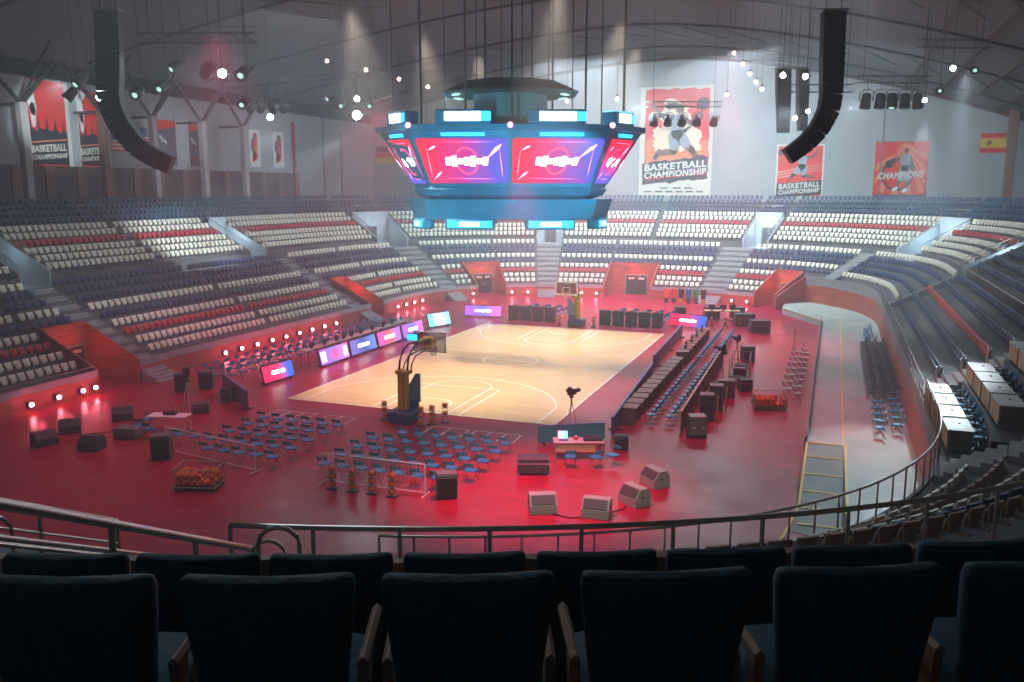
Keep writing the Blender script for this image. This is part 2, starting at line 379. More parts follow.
for x0, x1, nt_ in ((-6.55, -4.3, 3), (-3.6, -2.05, 2), (2.15, 4.0, 2), (4.35, 6.6, 3)):
    strip(mb, [(x0, -2.15), (x1, -2.15)], .07, .006)
    for i in range(nt_ + 1): strip(mb, [(x0 + (x1 - x0) * i / nt_, -2.15), (x0 + (x1 - x0) * i / nt_ + .02, -3.45)], .07, .006)
for x0 in (-7.2, -5.6, -3.9, 1.2, 3.0, 4.6, 6.0):
    strip(mb, [(x0, 30.2), (x0 + .8, 30.2)], .09, .006); strip(mb, [(x0 + .8, 30.2), (x0 + .85, 31.2)], .09, .006); strip(mb, [(x0, 30.2), (x0 - .3, 30.9)], .09, .006)
struct('floor_marking', mb, 'white', 'white bench-zone lines painted on the red floor')

# ------------------------------------------------------------------ seating tiers
NEARZ = [5.5, 6.04, 6.58, 7.12, 7.64, 8.13, 8.55, 8.87, 9.21, 9.3]
PORTAL = [(2.4, 5.5), (32.4, 34.7), (50.0, 53.1), (63.4, 68.3), (79.0, 81.3)]         # lower doorways
VOM = [(7.3, 9.6), (30.6, 32.9), (46.2, 48.2), (56.5, 58.3), (74.2, 76.0), (84.6, 86.4), (97.6, 99.6)]
TALL0, TALL1 = 81.3, 188.0     # where the lowest four rows give way to the raised platform / tall wall
def lowprof(k0, dend=LOWEND):
    p = []
    for k in range(k0, 9): p += [(max(k * RUN + .35, .05) if k else .05, low_z(k)), ((k + 1) * RUN + .35, low_z(k))]
    p[-1] = (dend, low_z(8)); return p
def upprof(k0, k1=9, end=21.5, near=False):
    p = []; uz = (lambda k: NEARZ[k]) if near else up_z
    for k in range(k0, k1 + 1): p += [(10.95 + RUN * k, uz(k)), (10.95 + RUN * (k + 1), uz(k))]
    p[-1] = (end, uz(k1)); return p
mb = MB(); cuts = sorted(PORTAL); s = -14.0
edges = []
for a, b in cuts: edges.append((s, a, 0)); edges.append((a, b, 4)); s = b
for a, b, k0 in edges: sweep(mb, a, b, lowprof(k0))
sweep(mb, TALL0, 129.6, [(3.95, low_z(4))] + lowprof(4)[1:])
sweep(mb, 129.6, 137.7, [(3.95, 2.89), (5.3, 2.89), (5.3, 3.81), (6.65, 3.81), (6.65, 4.73), (LOWEND, 4.73)])
sweep(mb, 137.7, 176, [(3.95, low_z(4))] + lowprof(4)[1:])
sweep(mb, 0, PLEN, [(LOWEND, 4.73), (11.0, 4.73)])
struct('stand_lower', mb, 'concrete', 'grey stepped concrete of the lower seating tier')
mb = MB(); s = -14.0; seg = []
for a, b in VOM: seg.append((s, a, 0)); seg.append((a, b, 5)); s = b
seg.append((s, PLEN - 14, 0))
for a, b, k0 in seg:
    near = a > 130
    cs = sorted(set([a, b] + [q for q in (138., 166.) if a < q < b]))
    for aa, bb in zip(cs[:-1], cs[1:]):
        kk = 8 if 138 < (aa + bb) / 2 < 166 else 9
        pr = upprof(k0, kk, 21.5, kk == 8)
        if k0 == 0: pr = [(10.95, 4.73)] + pr
        sweep(mb, aa, bb, pr, shift=up_shift)
struct('stand_upper', mb, 'concrete', 'grey stepped concrete of the upper seating tier')
# low red wall round the floor (split in named sides), its grey coping, tall wall on the right
mbl, mbf = MB(), MB()
for a, b, k0 in edges:
    if k0: continue
    for aa, bb in ((a, min(b, 42)), (max(a, 42), b)):
        if bb > aa: sweep(mbl if bb <= 42 else mbf, aa, bb, [(0, 0), (0, .96)])
mbc = MB()
for a, b, k0 in edges:
    if not k0: sweep(mbc, a, b, [(-.02, .96), (-.02, 1.32), (.07, 1.32), (.07, 1.04)])
struct('trim_11', mbc, 'stair', 'pale grey parapet band above the low red wall')
struct('wall_left', mbl, 'redwall', 'low red wall below the left stand'); struct('wall_far', mbf, 'redwall', 'low red wall below the far stand')
mb = MB(); sweep(mb, TALL0, 176, [(3.9, 0), (3.9, 2.15)]); struct('wall_right', mb, 'redwall', 'tall red wall behind the grey platform')
mb = MB(); sweep(mb, TALL0, 176, [(3.9, 2.15), (3.88, 2.95), (3.98, 2.95), (3.98, 2.85)]); struct('trim_1', mb, 'fascia', 'grey-brown fascia above the tall red wall')

def sidewall(mb, s, d0, d1, z0, ztop, flip=False, th=.12, n=10):
    ds = [d0 + (d1 - d0) * i / n for i in range(n + 1)]
    for t in (0, th): pass
    v = []; 
    for d in ds:
        for ss in (s - th / 2, s + th / 2): v += [at(ss, d, z0), at(ss, d, ztop(d))]
    f = []
    for i in range(n):
        a = i * 4; b = a + 4
        f += [(a, b, b + 1, a + 1), (a + 2, a + 3, b + 3, b + 2), (a + 1, b + 1, b + 3, a + 3)]
    f += [(0, 1, 3, 2), (n * 4, n * 4 + 2, n * 4 + 3, n * 4 + 1)]
    mb.add(v, f)
# doorways in the lower tier
mbw = MB()
for i, (a, b) in enumerate(PORTAL):
    zt = lambda d: 1.35 + .511 * d
    if i < 5:
        sidewall(mbw, a, 0, 3.95, 0, zt)
        sidewall(mbw, b, 0, 3.95, 0, zt)
    sweep(mbw, a, b, [(3.9, 0), (3.9, low_z(4) + .5), (4.02, low_z(4) + .5), (4.02, low_z(4))])
struct('trim_2', mbw, 'redwall', 'red side walls of the lower doorways')
# platform end wall closing the tall wall towards the last doorway
mb = MB(); sidewall(mb, TALL0 + .1, 0, 3.95, 0, lambda d: 1.2 + .43 * d, th=.3); struct('trim_3', mb, 'redwall', 'red wall beside the platform end')
def door(i, s, w_, h, z0, d, m='black', sign=True):
    rz = facing(s); t = thing('door_%d' % i, 'dark double door at the back of lower doorway', None, at(s, d, z0), rz); t['kind'] = 'structure'
    b = MB(); b.box((-w_ / 4 - .01, 0, h / 2), (w_ / 2 - .03, .08, h)); obj('door_leaf', b, m, t); b = MB(); b.box((w_ / 4 + .01, 0, h / 2), (w_ / 2 - .03, .08, h)); obj('door_leaf', b, m, t)
    b = MB(); b.box((0, 0, h + .06), (w_ + .24, .14, .12)); b.box((-w_ / 2 - .06, 0, h / 2), (.12, .14, h)); b.box((w_ / 2 + .06, 0, h / 2), (.12, .14, h)); obj('door_frame', b, 'fascia', t)
    if sign:
        b = MB(); b.box((-w_ / 4, -.06, h * .86), (w_ * .3, .03, .2)); b.box((w_ / 4, -.06, h * .86), (w_ * .3, .03, .2)); obj('door_window', b, mats_signs, t)
    b = MB(); b.box((-.1, -.09, h * .48), (.04, .06, .22)); b.box((.1, -.09, h * .48), (.04, .06, .22)); obj('door_handle', b, 'rail', t)
    return t
mats_signs = mat('door_window_pale', (.55, .5, .5), .3)
for i, (a, b) in enumerate(PORTAL):
    w_ = min(2.2, (b - a) * .62); door(i + 1, (a + b) / 2 + (.2 if i != 4 else 0), w_, 2.0, .0, 3.82)
    point('doorway_lamp', at((a + b) / 2, 2.6, 2.3), 260 if i else 120, (1, .12, .06), .2)
# stairs through the lower tier
def stair(mb, s, w_, d0, z0, n, kind_lead=True):
    for j in range(n):
        d = d0 + j * RUN / 3; zz = z0 + (j + 1) * RISE / 3
        pts = [at(s - w_ / 2, d), at(s + w_ / 2, d), at(s + w_ / 2, d + RUN / 3 + .03), at(s - w_ / 2, d + RUN / 3 + .03)]
        mb.prism([(p.x, p.y) for p in pts][::-1], max(zz - .6, 0), zz)
STAIRS = [(6.45, 1.8), (31.45, 1.8), (47.0, 1.9), (57.4, 1.9), (74.4, 2.4)]
for s_, w_ in STAIRS:
    mb = MB(); stair(mb, s_, w_, -1.35, -.05, 33); struct('aisle_stairs', mb, 'stair', 'pale concrete stairs down through the lower tier')
for s_, w_ in ((83.7, 1.0), (99.6, 1.0), (128.3, 2.0), (138.5, 1.2)):
    mb = MB(); stair(mb, s_, w_, 4.0, low_z(4), 15); struct('aisle_stairs', mb, 'stair', 'pale concrete stairs up from the platform wall')
# vomitories in the upper tier: pale lit side walls, back wall, door, railing
mbv = MB(); mbr = MB()
for i, (a, b) in enumerate(VOM):
    sh = up_shift((a + b) / 2)
    zt = lambda d: 4.9 + .9 + .511 * (d - 10.95 - sh)
    for s_ in (a, b): sidewall(mbv, s_, 10.95 + sh, 15.5 + sh, 4.73, lambda d: (5.75 if i < 7 else 5.6) + .511 * (d - 10.95 - sh), th=.14)
    sweep(mbv, a, b, [(15.3 + sh, 4.73), (15.3 + sh, 8.6 if i < 7 else 8.1), (15.45 + sh, 8.6 if i < 7 else 8.1)])
    sweep(mbv, a, b, [(10.9 + sh, 4.75), (15.4 + sh, 4.75)])
struct('trim_4', mbv, 'vomwall', 'pale side walls of the upper stairwells')
for i, (a, b) in enumerate(VOM):
    sh = up_shift((a + b) / 2); m_ = (a + b) / 2
    if i < 7:
        door(6 + i, m_, 1.2, 2.1, 4.75, 15.22 + sh, 'dgrey', False)
        point('stairwell_lamp', at(m_, 13.6 + sh, 7.0), (620 if i in (4, 5) else 260) if i else 60, (.62, .88, 1), .25)
    # railing on the stairwell
    t = thing('stairwell_railing', ['steel railing round the stairwell beside the first left aisle', 'steel railing round the second left stairwell', 'steel railing round the far-left corner stairwell', 'steel railing round the stairwell behind the scoreboard', 'steel railing round the far stairwell right of the tall poster', 'steel railing round the far-right corner stairwell', 'steel railing round the right-hand stairwell above the cream rows', 'brushed steel railing of the stairwell at lower left, close to the camera'][i], 'railing')
    for s_ in (a, b):
        dz = .55 if i < 7 else .9; dl = 4.4 if i < 7 else 6.2
        br = MB(); pts = [at(s_, 10.95 + sh + q * dl, 5.75 + .511 * q * dl + dz) for q in (0, .25, .5, .75, 1)]
        br.tube(pts, .032 if i < 7 else .04, 8); obj('handrail', br, 'rail', t, True)
        br = MB(); br.tube([p - Vector((0, 0, .27)) for p in pts], .018, 6); obj('lower_bar', br, 'rail', t)
        for p in pts: br = MB(); br.tube([p - Vector((0, 0, .65 if i < 7 else 1.0)), p], .022, 6); obj('post', br, 'rail', t)
    if i < 7: br = MB(); p0 = at(a, 15.4 + sh, 9.3); p1 = at(b, 15.4 + sh, 9.3); br.tube([p0 - Vector((0, 0, .9)), p0, p1, p1 - Vector((0, 0, .9))], .03, 6); obj('back_rail', br, 'rail', t)
# ------------------------------------------------------------------ concourse, back walls, roof
mb = MB(); sweep(mb, -14, PLEN - 14, [(21.4, 9.64), (30, 9.64)], 1); struct('concourse', mb, 'concrete', 'grey concourse behind the upper seats')
XL, XR, YF, YN = -42, 41, 71, -47
def roofz(x): return 27.1 - 6.9 * (x / 34) ** 1.6 if x > 0 else 27.1 - 5.8 * (-x / 42) ** 1.6
mb = MB(); xs = [XL + (XR - XL) * i / 40 for i in range(41)]
mb.add([(x, y, roofz(x)) for x in xs for y in (YN, YF)], [(2 * i, 2 * i + 1, 2 * i + 3, 2 * i + 2) for i in range(40)])
mb.add([(x, y, roofz(x) + .4) for x in xs for y in (YN, YF)], [(2 * i, 2 * i + 2, 2 * i + 3, 2 * i + 1) for i in range(40)])
struct('ceiling', mb, 'ceil', 'grey vaulted roof')
def gable(y, t, z0=0):
    mb = MB(); v = [(XL, z0), (XR, z0)] + [(x, roofz(x)) for x in xs[::-1]]
    n = len(v); mb.add([(x, y, z) for x, z in v] + [(x, y + t, z) for x, z in v], [tuple(range(n)), tuple(range(n, 2 * n))[::-1]] + [(i, i + n, (i + 1) % n + n, (i + 1) % n) for i in range(n)]); return mb
struct('wall_back', gable(YF, .4), 'wallgrey', 'tall plain grey wall behind the far stand')
struct('wall_near', gable(YN, -.4), 'wallgrey')
mb = MB(); mb.box((XL - .2, (YF + YN) / 2, 15), (.4, YF - YN, 10)); mb.box((XL - .2, (YF + YN) / 2, 5), (.4, YF - YN, 10)); struct('wall_upper_left', mb, 'wallgrey', 'grey wall behind the left stand')
mb = MB(); mb.box((XR + .2, (YF + YN) / 2, 10), (.4, YF - YN, 20.4)); struct('wall_upper_right', mb, 'wallgrey', 'grey wall behind the right stand')
# dark wood panelling under the posters on the left
mb = MB()
mb.box((XL + .15, 13, 11.4), (.3, 78, 3.2)); struct('trim_5', mb, 'panel', 'dark wood panelling along the left concourse')
mb = MB()
for y in np.arange(-25, 52, 3.2): mb.box((XL + .35, y, 11.4), (.12, .9, 3.2))
struct('trim_6', mb, 'pillarb', 'brown strips on the left panelling')
mb = MB()
for x in (-33.5, -19.5, 24.0): mb.box((x, YF - .04, 16), (.16, .08, 13))
mb.box((XL + .05, 58.4, 15), (.1, .3, 10)); mb.box((XL + .06, 62.6, 14), (.12, .35, 9)); struct('trim_7', mb, 'fascia', 'narrow dark joints in the grey walls')
mb = MB(); mb.box((XL + .3, 51.6, 14.4), (.25, .35, 9)); struct('trim_8', mb, 'redp', 'thin red vertical strip on the left wall')
for i, y in enumerate((5.8, 12.1, 19.8, 25.6, 32.2, 38.5)):
    t = thing('pillar', ['square grey pillar', 'square grey pillar left of the tall red city poster', 'brown square pillar right of the tall red city poster', 'grey square pillar beside the dark ball poster', 'pale grey square pillar between the two small dark posters', 'pale pillar left of the small white-framed poster'][i] + ' at the left wall', 'pillar', (-38.9, y, 9.6), 0, 'pillars along the left wall')
    b = MB(); b.cbox((0, 0, 4.0), (.62, .62, 8.0), .05); obj('shaft', b, 'pillarb' if i in (2,) else 'pillar', t)
    b = MB(); b.cbox((0, 0, .15), (.85, .85, .3), .04); obj('base', b, 'fascia', t)
    b = MB()
    for dy in (-1, 1): b.tube([(0, 0, 7.8), (0, dy * 3.4, 11.4)], .16, 6)
    b.tube([(0, 0, 7.9), (3.5, 0, 12.3)], .14, 6); b.tube([(0, 0, 7.9), (-3, 0, 7.9)], .12, 6); obj('brace', b, 'beam', t)
t = thing('pillar', 'reddish brown pillar at the far right corner beside the yellow and red flag', 'pillar', (36.6, 68.6, 9.6))
b = MB(); b.cbox((0, 0, 5), (.9, .9, 10), .06); obj('shaft', b, 'pillarb', t); b = MB(); b.cbox((0, 0, .15), (1.2, 1.2, .3), .04); obj('base', b, 'fascia', t)
# roof trusses
for i, y in enumerate((6, 20, 34, 48, 62)):
    b = MB()
    for x in np.arange(-40, 39.9, 4):
        b.tube([(x, y, roofz(x) - .25), (x + 4, y, roofz(x + 4) - .25)], .12, 6)
        if i in (1, 3) and abs(x) < 36: b.tube([(x, y, roofz(x) - .3), (x + 4, y + 7, roofz(x + 4) - .3)], .05, 5)
    tag(obj('roof_truss', b, 'beam'), ['dark steel roof truss nearest over the court', 'dark steel roof truss just behind the scoreboard cables', 'third dark steel roof truss from the camera', 'fourth dark steel roof truss from the camera', 'dark steel roof truss closest to the far grey wall'][i], 'truss', 'roof trusses')
b = MB()
for x in (26, 29, 32, 35, 38): b.box((x, 12, roofz(x) - .15), (.2, 118, .3), 0, 0)
b.tube([(x, YF - .3, roofz(x) - .35) for x in xs], .22, 6); struct('trim_9', b, 'panel', 'dark ribs of the roof at the right')

# ------------------------------------------------------------------ railings of the bowl
def railing(name, label, s0, s1, off, z0, h, step, m='rail', r=.035, bars=1, shift=None, group=None, infill=0):
    t = thing(name, label, 'railing', (0, 0, 0), 0, group)
    P = [at(s, off + (shift(s) if shift else 0), z0 + h) for s in srange(s0, s1, .4)]
    b = MB(); b.tube(P, r, 8); obj('top_rail', b, m, t, True)
    if bars:
        b = MB()
        for j in range(bars): b.tube([p - Vector((0, 0, h * (j + 1) / (bars + 1))) for p in P], r * .5, 5)
        obj('lower_bar', b, m, t)
    ss = srange(s0, s1, step); b = MB(); b.tube([(0, 0, 0), (0, 0, h)], r * .75, 6); me = b.mesh('post'); me.materials.append(M[m])
    for s in ss:
        o = bpy.data.objects.new('post', me); LINK(o); o.parent = t; o.location = at(s, off + (shift(s) if shift else 0), z0)
    return t
railing('guard_rail', 'long curved steel guard rail in front of the near seats', 141.6, 152.45, 9.85, 5.5, 1.0, .83, 'rail', .042, 0)
railing('guard_rail', 'curved pale steel guard rail on top of the tall red wall by the white tables', 130.6, 152, 3.95, 2.9, 1.0, .62, 'rail', .035, 0)
railing('guard_rail', 'guard rail along the front of the right stand beyond the white tables', 81.6, 130.4, 3.95, 2.9, .75, 1.2, 'railp', .02, 1)
railing('guard_rail', 'upright-barred steel guard rail at the foot of the upper right seats', 87.2, 97.3, 8.9, 4.73, 1.05, .6, 'rail', .025, 0)
railing('guard_rail', 'tall upright-barred guard rail above the blue rows at the right edge', 99.8, 126, 8.9, 4.73, 1.05, .45, 'rail', .028, 0)
st = 0
FR = [(-6, 2.3, 'at the lower left corner of the view'), (7.4, 30.5, 'of the long left block'), (34.9, 46, 'between the second left doorway and corner'), (48, 49.9, 'of the narrow corner block'), (53.2, 56.4, 'between the corner doorway and the far stairs'), (58.4, 63.3, 'behind the far hoop'), (68.4, 73.1, 'behind the coloured jerseys'), (75.7, 78.9, 'right of the far stairs')]
for a, b_, w_ in FR: railing('front_railing', 'thin grey railing below the seats ' + w_, a, b_, .02, 1.3, .25, 1.0, 'railp', .015, 0, None)
for s_, z0_, d1_, r_, lab in ((151.95, 6.65, 17.2, .042, 'thick brushed steel handrail sloping down at lower left'), (153.1, 6.95, 16.5, .035, 'thinner steel handrail beyond the thick one at lower left'), (152.7, 6.5, 15.5, .03, 'lower steel handrail below the thick one at lower left')):
    t = thing('stair_handrail', lab, 'railing'); P_ = [at(s_, 10.95 + (d1_ - 10.95) * q, z0_ + .511 * (d1_ - 10.95) * q) for q in (0, .25, .5, .75, 1)]
    b = MB(); b.tube(P_, r_, 8); obj('top_rail', b, 'rail', t, True); b = MB(); b.tube([p - Vector((0, 0, .3)) for p in P_], r_ * .5, 6); obj('lower_bar', b, 'rail', t)
    for p in P_: b = MB(); b.tube([p - Vector((0, 0, 1.05)), p], r_ * .7, 6); obj('post', b, 'rail', t)
# hoop-shaped grab rails in the right aisle and in the near left aisle
def hoop_rail(p, rz, label, h=.95, w_=.42):
    b = MB(); pts = [(-w_ / 2, 0, 0), (-w_ / 2, 0, h - .15)] + [(-w_ / 2 * math.cos(R(a)), 0, h - .15 + .15 * math.sin(R(a))) for a in (30, 60, 90, 120, 150)] + [(w_ / 2, 0, h - .15), (w_ / 2, 0, 0)]
    b.tube(pts, .022, 6); o = obj('grab_rail', b, 'rail'); o.location = p; o.rotation_euler = (0, 0, rz); tag(o, label, 'railing')
for j, k in enumerate((4, 5, 6, 7)):
    hoop_rail(at(127.45, 1.0 + RUN * k, low_z(k)), facing(125) , 'arched steel grab rail in the right aisle, step %s above the grey walkway' % ('lowest', 'second', 'third', 'fourth')[j])
for j, (s_, o_, z_) in enumerate(((151.1, 14.2, 7.3), (151.5, 12.4, 6.4), (150.7, 12.0, 6.0), (153.0, 13.2, 6.9))):
    hoop_rail(at(s_, o_, z_), facing(151), 'arched steel grab rail at lower left, ' + ('tallest one', 'smaller one beside the handrail end', 'just showing above the dark seats', 'left of the tallest one')[j], 1.0, .35)

# ------------------------------------------------------------------ stadium seats
def seat_mb(simple=False):
    b = MB()
    def ring(y, z, w_, t, ry=0): return [(-w_ / 2, y, z), (-w_ / 4, y + .03, z), (w_ / 4, y + .03, z), (w_ / 2, y, z), (w_ / 2, y - t, z), (-w_ / 2, y - t, z)]
    b.loft([ring(.14, .36, .22, .04), ring(.17, .50, .30, .05), ring(.20, .70, .41, .05), ring(.215, .76, .38, .04)])
    pan = lambda y, z, w_: [(-w_ / 2, y + .04, z), (w_ / 2, y + .04, z), (w_ / 2, y, z), (-w_ / 2, y, z)]
    b.loft([pan(.05, .34, .26), pan(.03, .45, .34), pan(.05, .60, .30)])
    b.box((0, .30, .40), (.10, .30, .05)); return b
SEATBASE = seat_mb()
sv = np.array(SEATBASE.v); sf = SEATBASE.f
COL = {'t': ('tan', 'shell'), 'c': ('cream', 'cream'), 'r': ('red', 'redp'), 'b': ('dark blue', 'bluep')}
seat_mesh = {}
for k, (nm, mt) in COL.items():
    me = SEATBASE.mesh('stadium_seat_' + nm.replace(' ', '_')); me.materials.append(M[mt]); seat_mesh[k] = me
ORD = ['lowest', 'second', 'third', 'fourth', 'fifth', 'sixth', 'seventh', 'eighth', 'ninth', 'tenth']
LB = [(-8, 2.2, 'ccrcbcbbc', 'at the left edge of the view'), (7.5, 19.1, 'ccrcbcbbb', 'of the long left block, nearer half'), (19.6, 30.4, 'ccrcbcbbb', 'of the long left block, farther half'),
      (34.9, 40.2, 'ccrcbcbbc', 'just past the second left doorway'), (40.6, 45.9, 'ccrcbcbbc', 'leading into the far left corner'), (48.1, 49.9, 'ccrcbcbbc', 'left of the corner doorway'), (53.2, 56.3, 'ccrcbcbbc', 'right of the corner doorway'),
      (58.5, 63.2, 'ccrcbcbbc', 'behind the far hoop'), (68.4, 73.0, 'ccrcbcbbc', 'above the coloured jerseys'), (75.8, 78.9, 'ccrcbcbbc', 'left of the last far doorway'),
      (2.5, 5.4, '    bcbbc', 'above the first left doorway'), (32.5, 34.8, '    bcbbc', 'above the second left doorway'), (50, 53.1, '    bcbbc', 'above the corner doorway'), (63.4, 68.3, '    bcbbc', 'above the far doorway'), (79, 83.1, '    bcbbc', 'above the last far doorway'),
      (84.2, 99.0, '    cbbbc', 'curving round the far right corner'), (100.3, 126.6, '    bbrbb', 'of the right-hand stand'), (139.3, 150, '    ctcbt', 'at the near right corner')]
UB = [(-8, 7.1, 'cccrccbbbb', 'at the left edge'), (9.8, 19.7, 'cccrccbbbb', 'of the upper left block, nearer half'), (20.3, 30.4, 'cccrccbbbb', 'of the upper left block, farther half'), (33.1, 46.0, 'cccrccbbbb', 'between the second left stairwell and the corner stairwell'),
      (48.4, 56.3, 'cccrccbbbb', 'behind the scoreboard, left part'), (58.5, 66, 'cccrccbbbb', 'right of the scoreboard'), (66.5, 74, 'cccrccbbbb', 'below the tall basketball poster'),
      (76.2, 84.4, 'cccrccbbbb', 'between the far stairwell and the right corner stairwell'), (86.6, 97.4, 'cccrccbbbb', 'of the upper right corner'), (99.8, 128, 'bbbbbbbbbb', 'of the upper right stand'),
      (129.8, 137.8, 'bbbbbbbbbb', 'at the near right'), (138.2, 151.7, 'ttttttt  ', 'in front of the camera'), (153.0, 162, 'ttttttt  ', 'at lower left')]
for a, b in VOM: UB.append((a + .05, b - .05, '     ' + 'bbbbb', 'above the stairwell'))
seats = []     # (dist, in view, colour, loc, rz, label)
def rowseats(a, b, off, z, shift, pitch=.52):
    n = max(2, int((b - a) / .2)); ss = np.linspace(a, b, n + 1); pts = np.array([at(s, off + (shift(s) if shift else 0))[:2] for s in ss])
    L = np.concatenate([[0], np.cumsum(np.hypot(*np.diff(pts, axis=0).T))]); m = int(L[-1] / pitch)
    if m < 1: return
    for i in range(m):
        l = L[-1] * (i + .5) / m; s = np.interp(l, L, ss); p = at(s, off + (shift(s) if shift else 0), z); yield s, p
for tier, blocks in (('lower', LB), ('upper', UB)):
    for a, b, cols, where in blocks:
        for k, c in enumerate(cols):
            if c == ' ': continue
            if tier == 'lower': off, z, sh = 1.1 + RUN * k, low_z(k), None
            else: off, z, sh = 11.45 + RUN * k, (NEARZ[k] if 138 < a < 166 else up_z(k)), up_shift
            for s, p in rowseats(a, b, off, z, sh):
                d = p - CP; dd = d.dot(fw)
                vis = dd > 1 and abs(d.dot(rt) / dd) < .63 and abs(d.dot(up) / dd) < .42
                seats.append([dd if vis else 999 + dd, vis, c, p, facing(s), tier, k, where, a > 134])
seats.sort(key=lambda s: s[0]); ind = seats[:282]; rest = seats[282:]
for s in ind:
    c = s[2]; o = bpy.data.objects.new('stadium_seat', seat_mesh[c]); LINK(o); o.location = s[3]; o.rotation_euler = (0, 0, s[4])
    lab = '%s plastic seat, %s row of the %s tier %s' % (COL[c][0], ORD[s[6]], s[5], s[7])
    tag(o, lab, 'seat', lab.replace('seat,', 'seats,'))
n = len(sv); A = np.empty((len(rest), n, 3)); mi = []
for i, s in enumerate(rest):
    cz, sz = math.cos(s[4]), math.sin(s[4]); A[i, :, 0] = sv[:, 0] * cz - sv[:, 1] * sz + s[3].x; A[i, :, 1] = sv[:, 0] * sz + sv[:, 1] * cz + s[3].y; A[i, :, 2] = sv[:, 2] + s[3].z
    mi += ['crbt'.index(s[2])] * len(sf)
me = bpy.data.meshes.new('stadium_seats'); me.from_pydata(A.reshape(-1, 3).tolist(), [], [tuple(j + i * n for j in f) for i in range(len(rest)) for f in sf])
for c in 'crbt': me.materials.append(M[COL[c][1]])
me.polygons.foreach_set('material_index', mi); me.update()
o = bpy.data.objects.new('stadium_seats', me); LINK(o); tag(o, 'cream, red and dark blue plastic seats filling the rows all round the bowl', 'seats', None, 'stuff')

# big padded seats right in front of the camera
def sring(cx, cy, cz, a, b, n=20, e=.45):
    out = []
    for i in range(n):
        t = 2 * math.pi * i / n; c, s = math.cos(t), math.sin(t); out.append((cx + a * math.copysign(abs(c) ** e, c), cy + b * math.copysign(abs(s) ** e, s), cz))
    return out
def padded_seat():
    t = thing('padded_seat', 'x', 'seat')
    b = MB(); rings = []
    for z, w_, th in ((.40, .165, .02), (.43, .178, .045), (.6, .2, .055), (.78, .222, .055), (.855, .23, .05), (.888, .226, .038), (.90, .212, .018)): rings.append([(x, y + .012 * math.cos(x * 6) , zz + (.012 * (abs(x) / .24) ** 2)) for x, y, zz in sring(0, .20 + .12 * (z - .4), z, w_, th)])
    b.loft(rings); obj('backrest', b, 'pad', t, True)
    b = MB(); b.loft([sring(0, -.02, .38, .2, .2), sring(0, -.02, .42, .22, .22), sring(0, -.02, .47, .22, .22), sring(0, -.02, .49, .19, .19)]); obj('cushion', b, 'pad', t, True)
    b = MB(); b.cbox((0, .27, .55), (.36, .03, .42), .01, 0, R(-6)); obj('back_shell', b, 'pad', t)
    for sx in (-1, 1):
        b = MB(); b.cbox((sx * .228, .02, .60), (.03, .34, .04), .012); b.cbox((sx * .228, .14, .3), (.03, .08, .6), .008); obj('armrest', b, 'shell', t)
    return t
pl = Placer(padded_seat())
for k, row, s0, n, ds in ((8, 'row nearest the camera', 143.9, 16, .53), (7, 'second row from the camera', 143.7, 18, .53)):
    off = 11.5 + RUN * k
    L = [(s, p) for s, p in rowseats(144.2, 157.8, off, NEARZ[k], None, .52 if k == 8 else .49)]
    vis = []
    for s, p in L:
        d = p + Vector((0, 0, .8)) - CP; dd = d.dot(fw); x = 512 + 859.8 * d.dot(rt) / dd
        if dd > .5 and -150 < x < 1180: vis.append((x, s, p))
    vis.sort(key=lambda q: q[0]); 
    for i, (x, s, p) in enumerate(vis):
        pl(p, facing(s), 'dark teal padded seat, %s, %s from the left' % (row, ['first', 'second', 'third', 'fourth', 'fifth', 'sixth', 'seventh', 'eighth', 'ninth', 'tenth', 'eleventh', 'twelfth', 'thirteenth'][min(i, 12)]), None)
OD = ['first', 'second', 'third', 'fourth', 'fifth', 'sixth', 'seventh', 'eighth', 'ninth', 'tenth', 'eleventh', 'twelfth', 'thirteenth', 'fourteenth', 'fifteenth', 'sixteenth', 'seventeenth', 'eighteenth']
PI = math.pi
# ------------------------------------------------------------------ scoreboard
SY = R(20.4)
sb = thing('scoreboard', 'huge blue hanging scoreboard with glowing red and violet screens over the court', 'scoreboard', (0, 14, 0), SY)
TOP = [(0, -4.8), (5.8, -4.35), (8.0, -1.6), (8.0, 1.6), (5.8, 4.35), (0, 4.8), (-5.8, 4.35), (-8.0, 1.6), (-8.0, -1.6), (-5.8, -4.35)]
BOT = [(0, -4.0), (4.75, -3.6), (5.85, -1.4), (5.85, 1.4), (4.75, 3.6), (0, 4.0), (-4.75, 3.6), (-5.85, 1.4), (-5.85, -1.4), (-4.75, -3.6)]
NK = [(x * .80, y * .80) for x, y in BOT]; ZT, ZB = 14.5, 11.25
ring = lambda P, z, k=1: [(x * k, y * k, z) for x, y in P]
b = MB(); b.loft([ring(TOP, ZT + .35, .97), ring(TOP, ZT + .3, 1.03), ring(TOP, ZT, 1.03), ring(TOP, ZT - .05), ring(BOT, ZB), ring(BOT, ZB - .15, 1.02), ring(BOT, ZB - .5, .98), ring(NK, ZB - .85)]); obj('screen_housing', b, 'screenframe', sb)
b = MB(); b.loft([ring(BOT, ZB - .75, 1.0), ring(BOT, ZB - .72, 1.08), ring(BOT, ZB - 1.9, 1.02), ring(BOT, ZB - 2.0, .9)]); obj('lower_ring', b, 'screenframe', sb)
def panel_frame(i, inset=.0):
    j = (i + 1) % 10; a, b_, c, d = [Vector((*TOP[i], ZT - .05)), Vector((*TOP[j], ZT - .05)), Vector((*BOT[j], ZB)), Vector((*BOT[i], ZB))]
    return a, b_, c, d
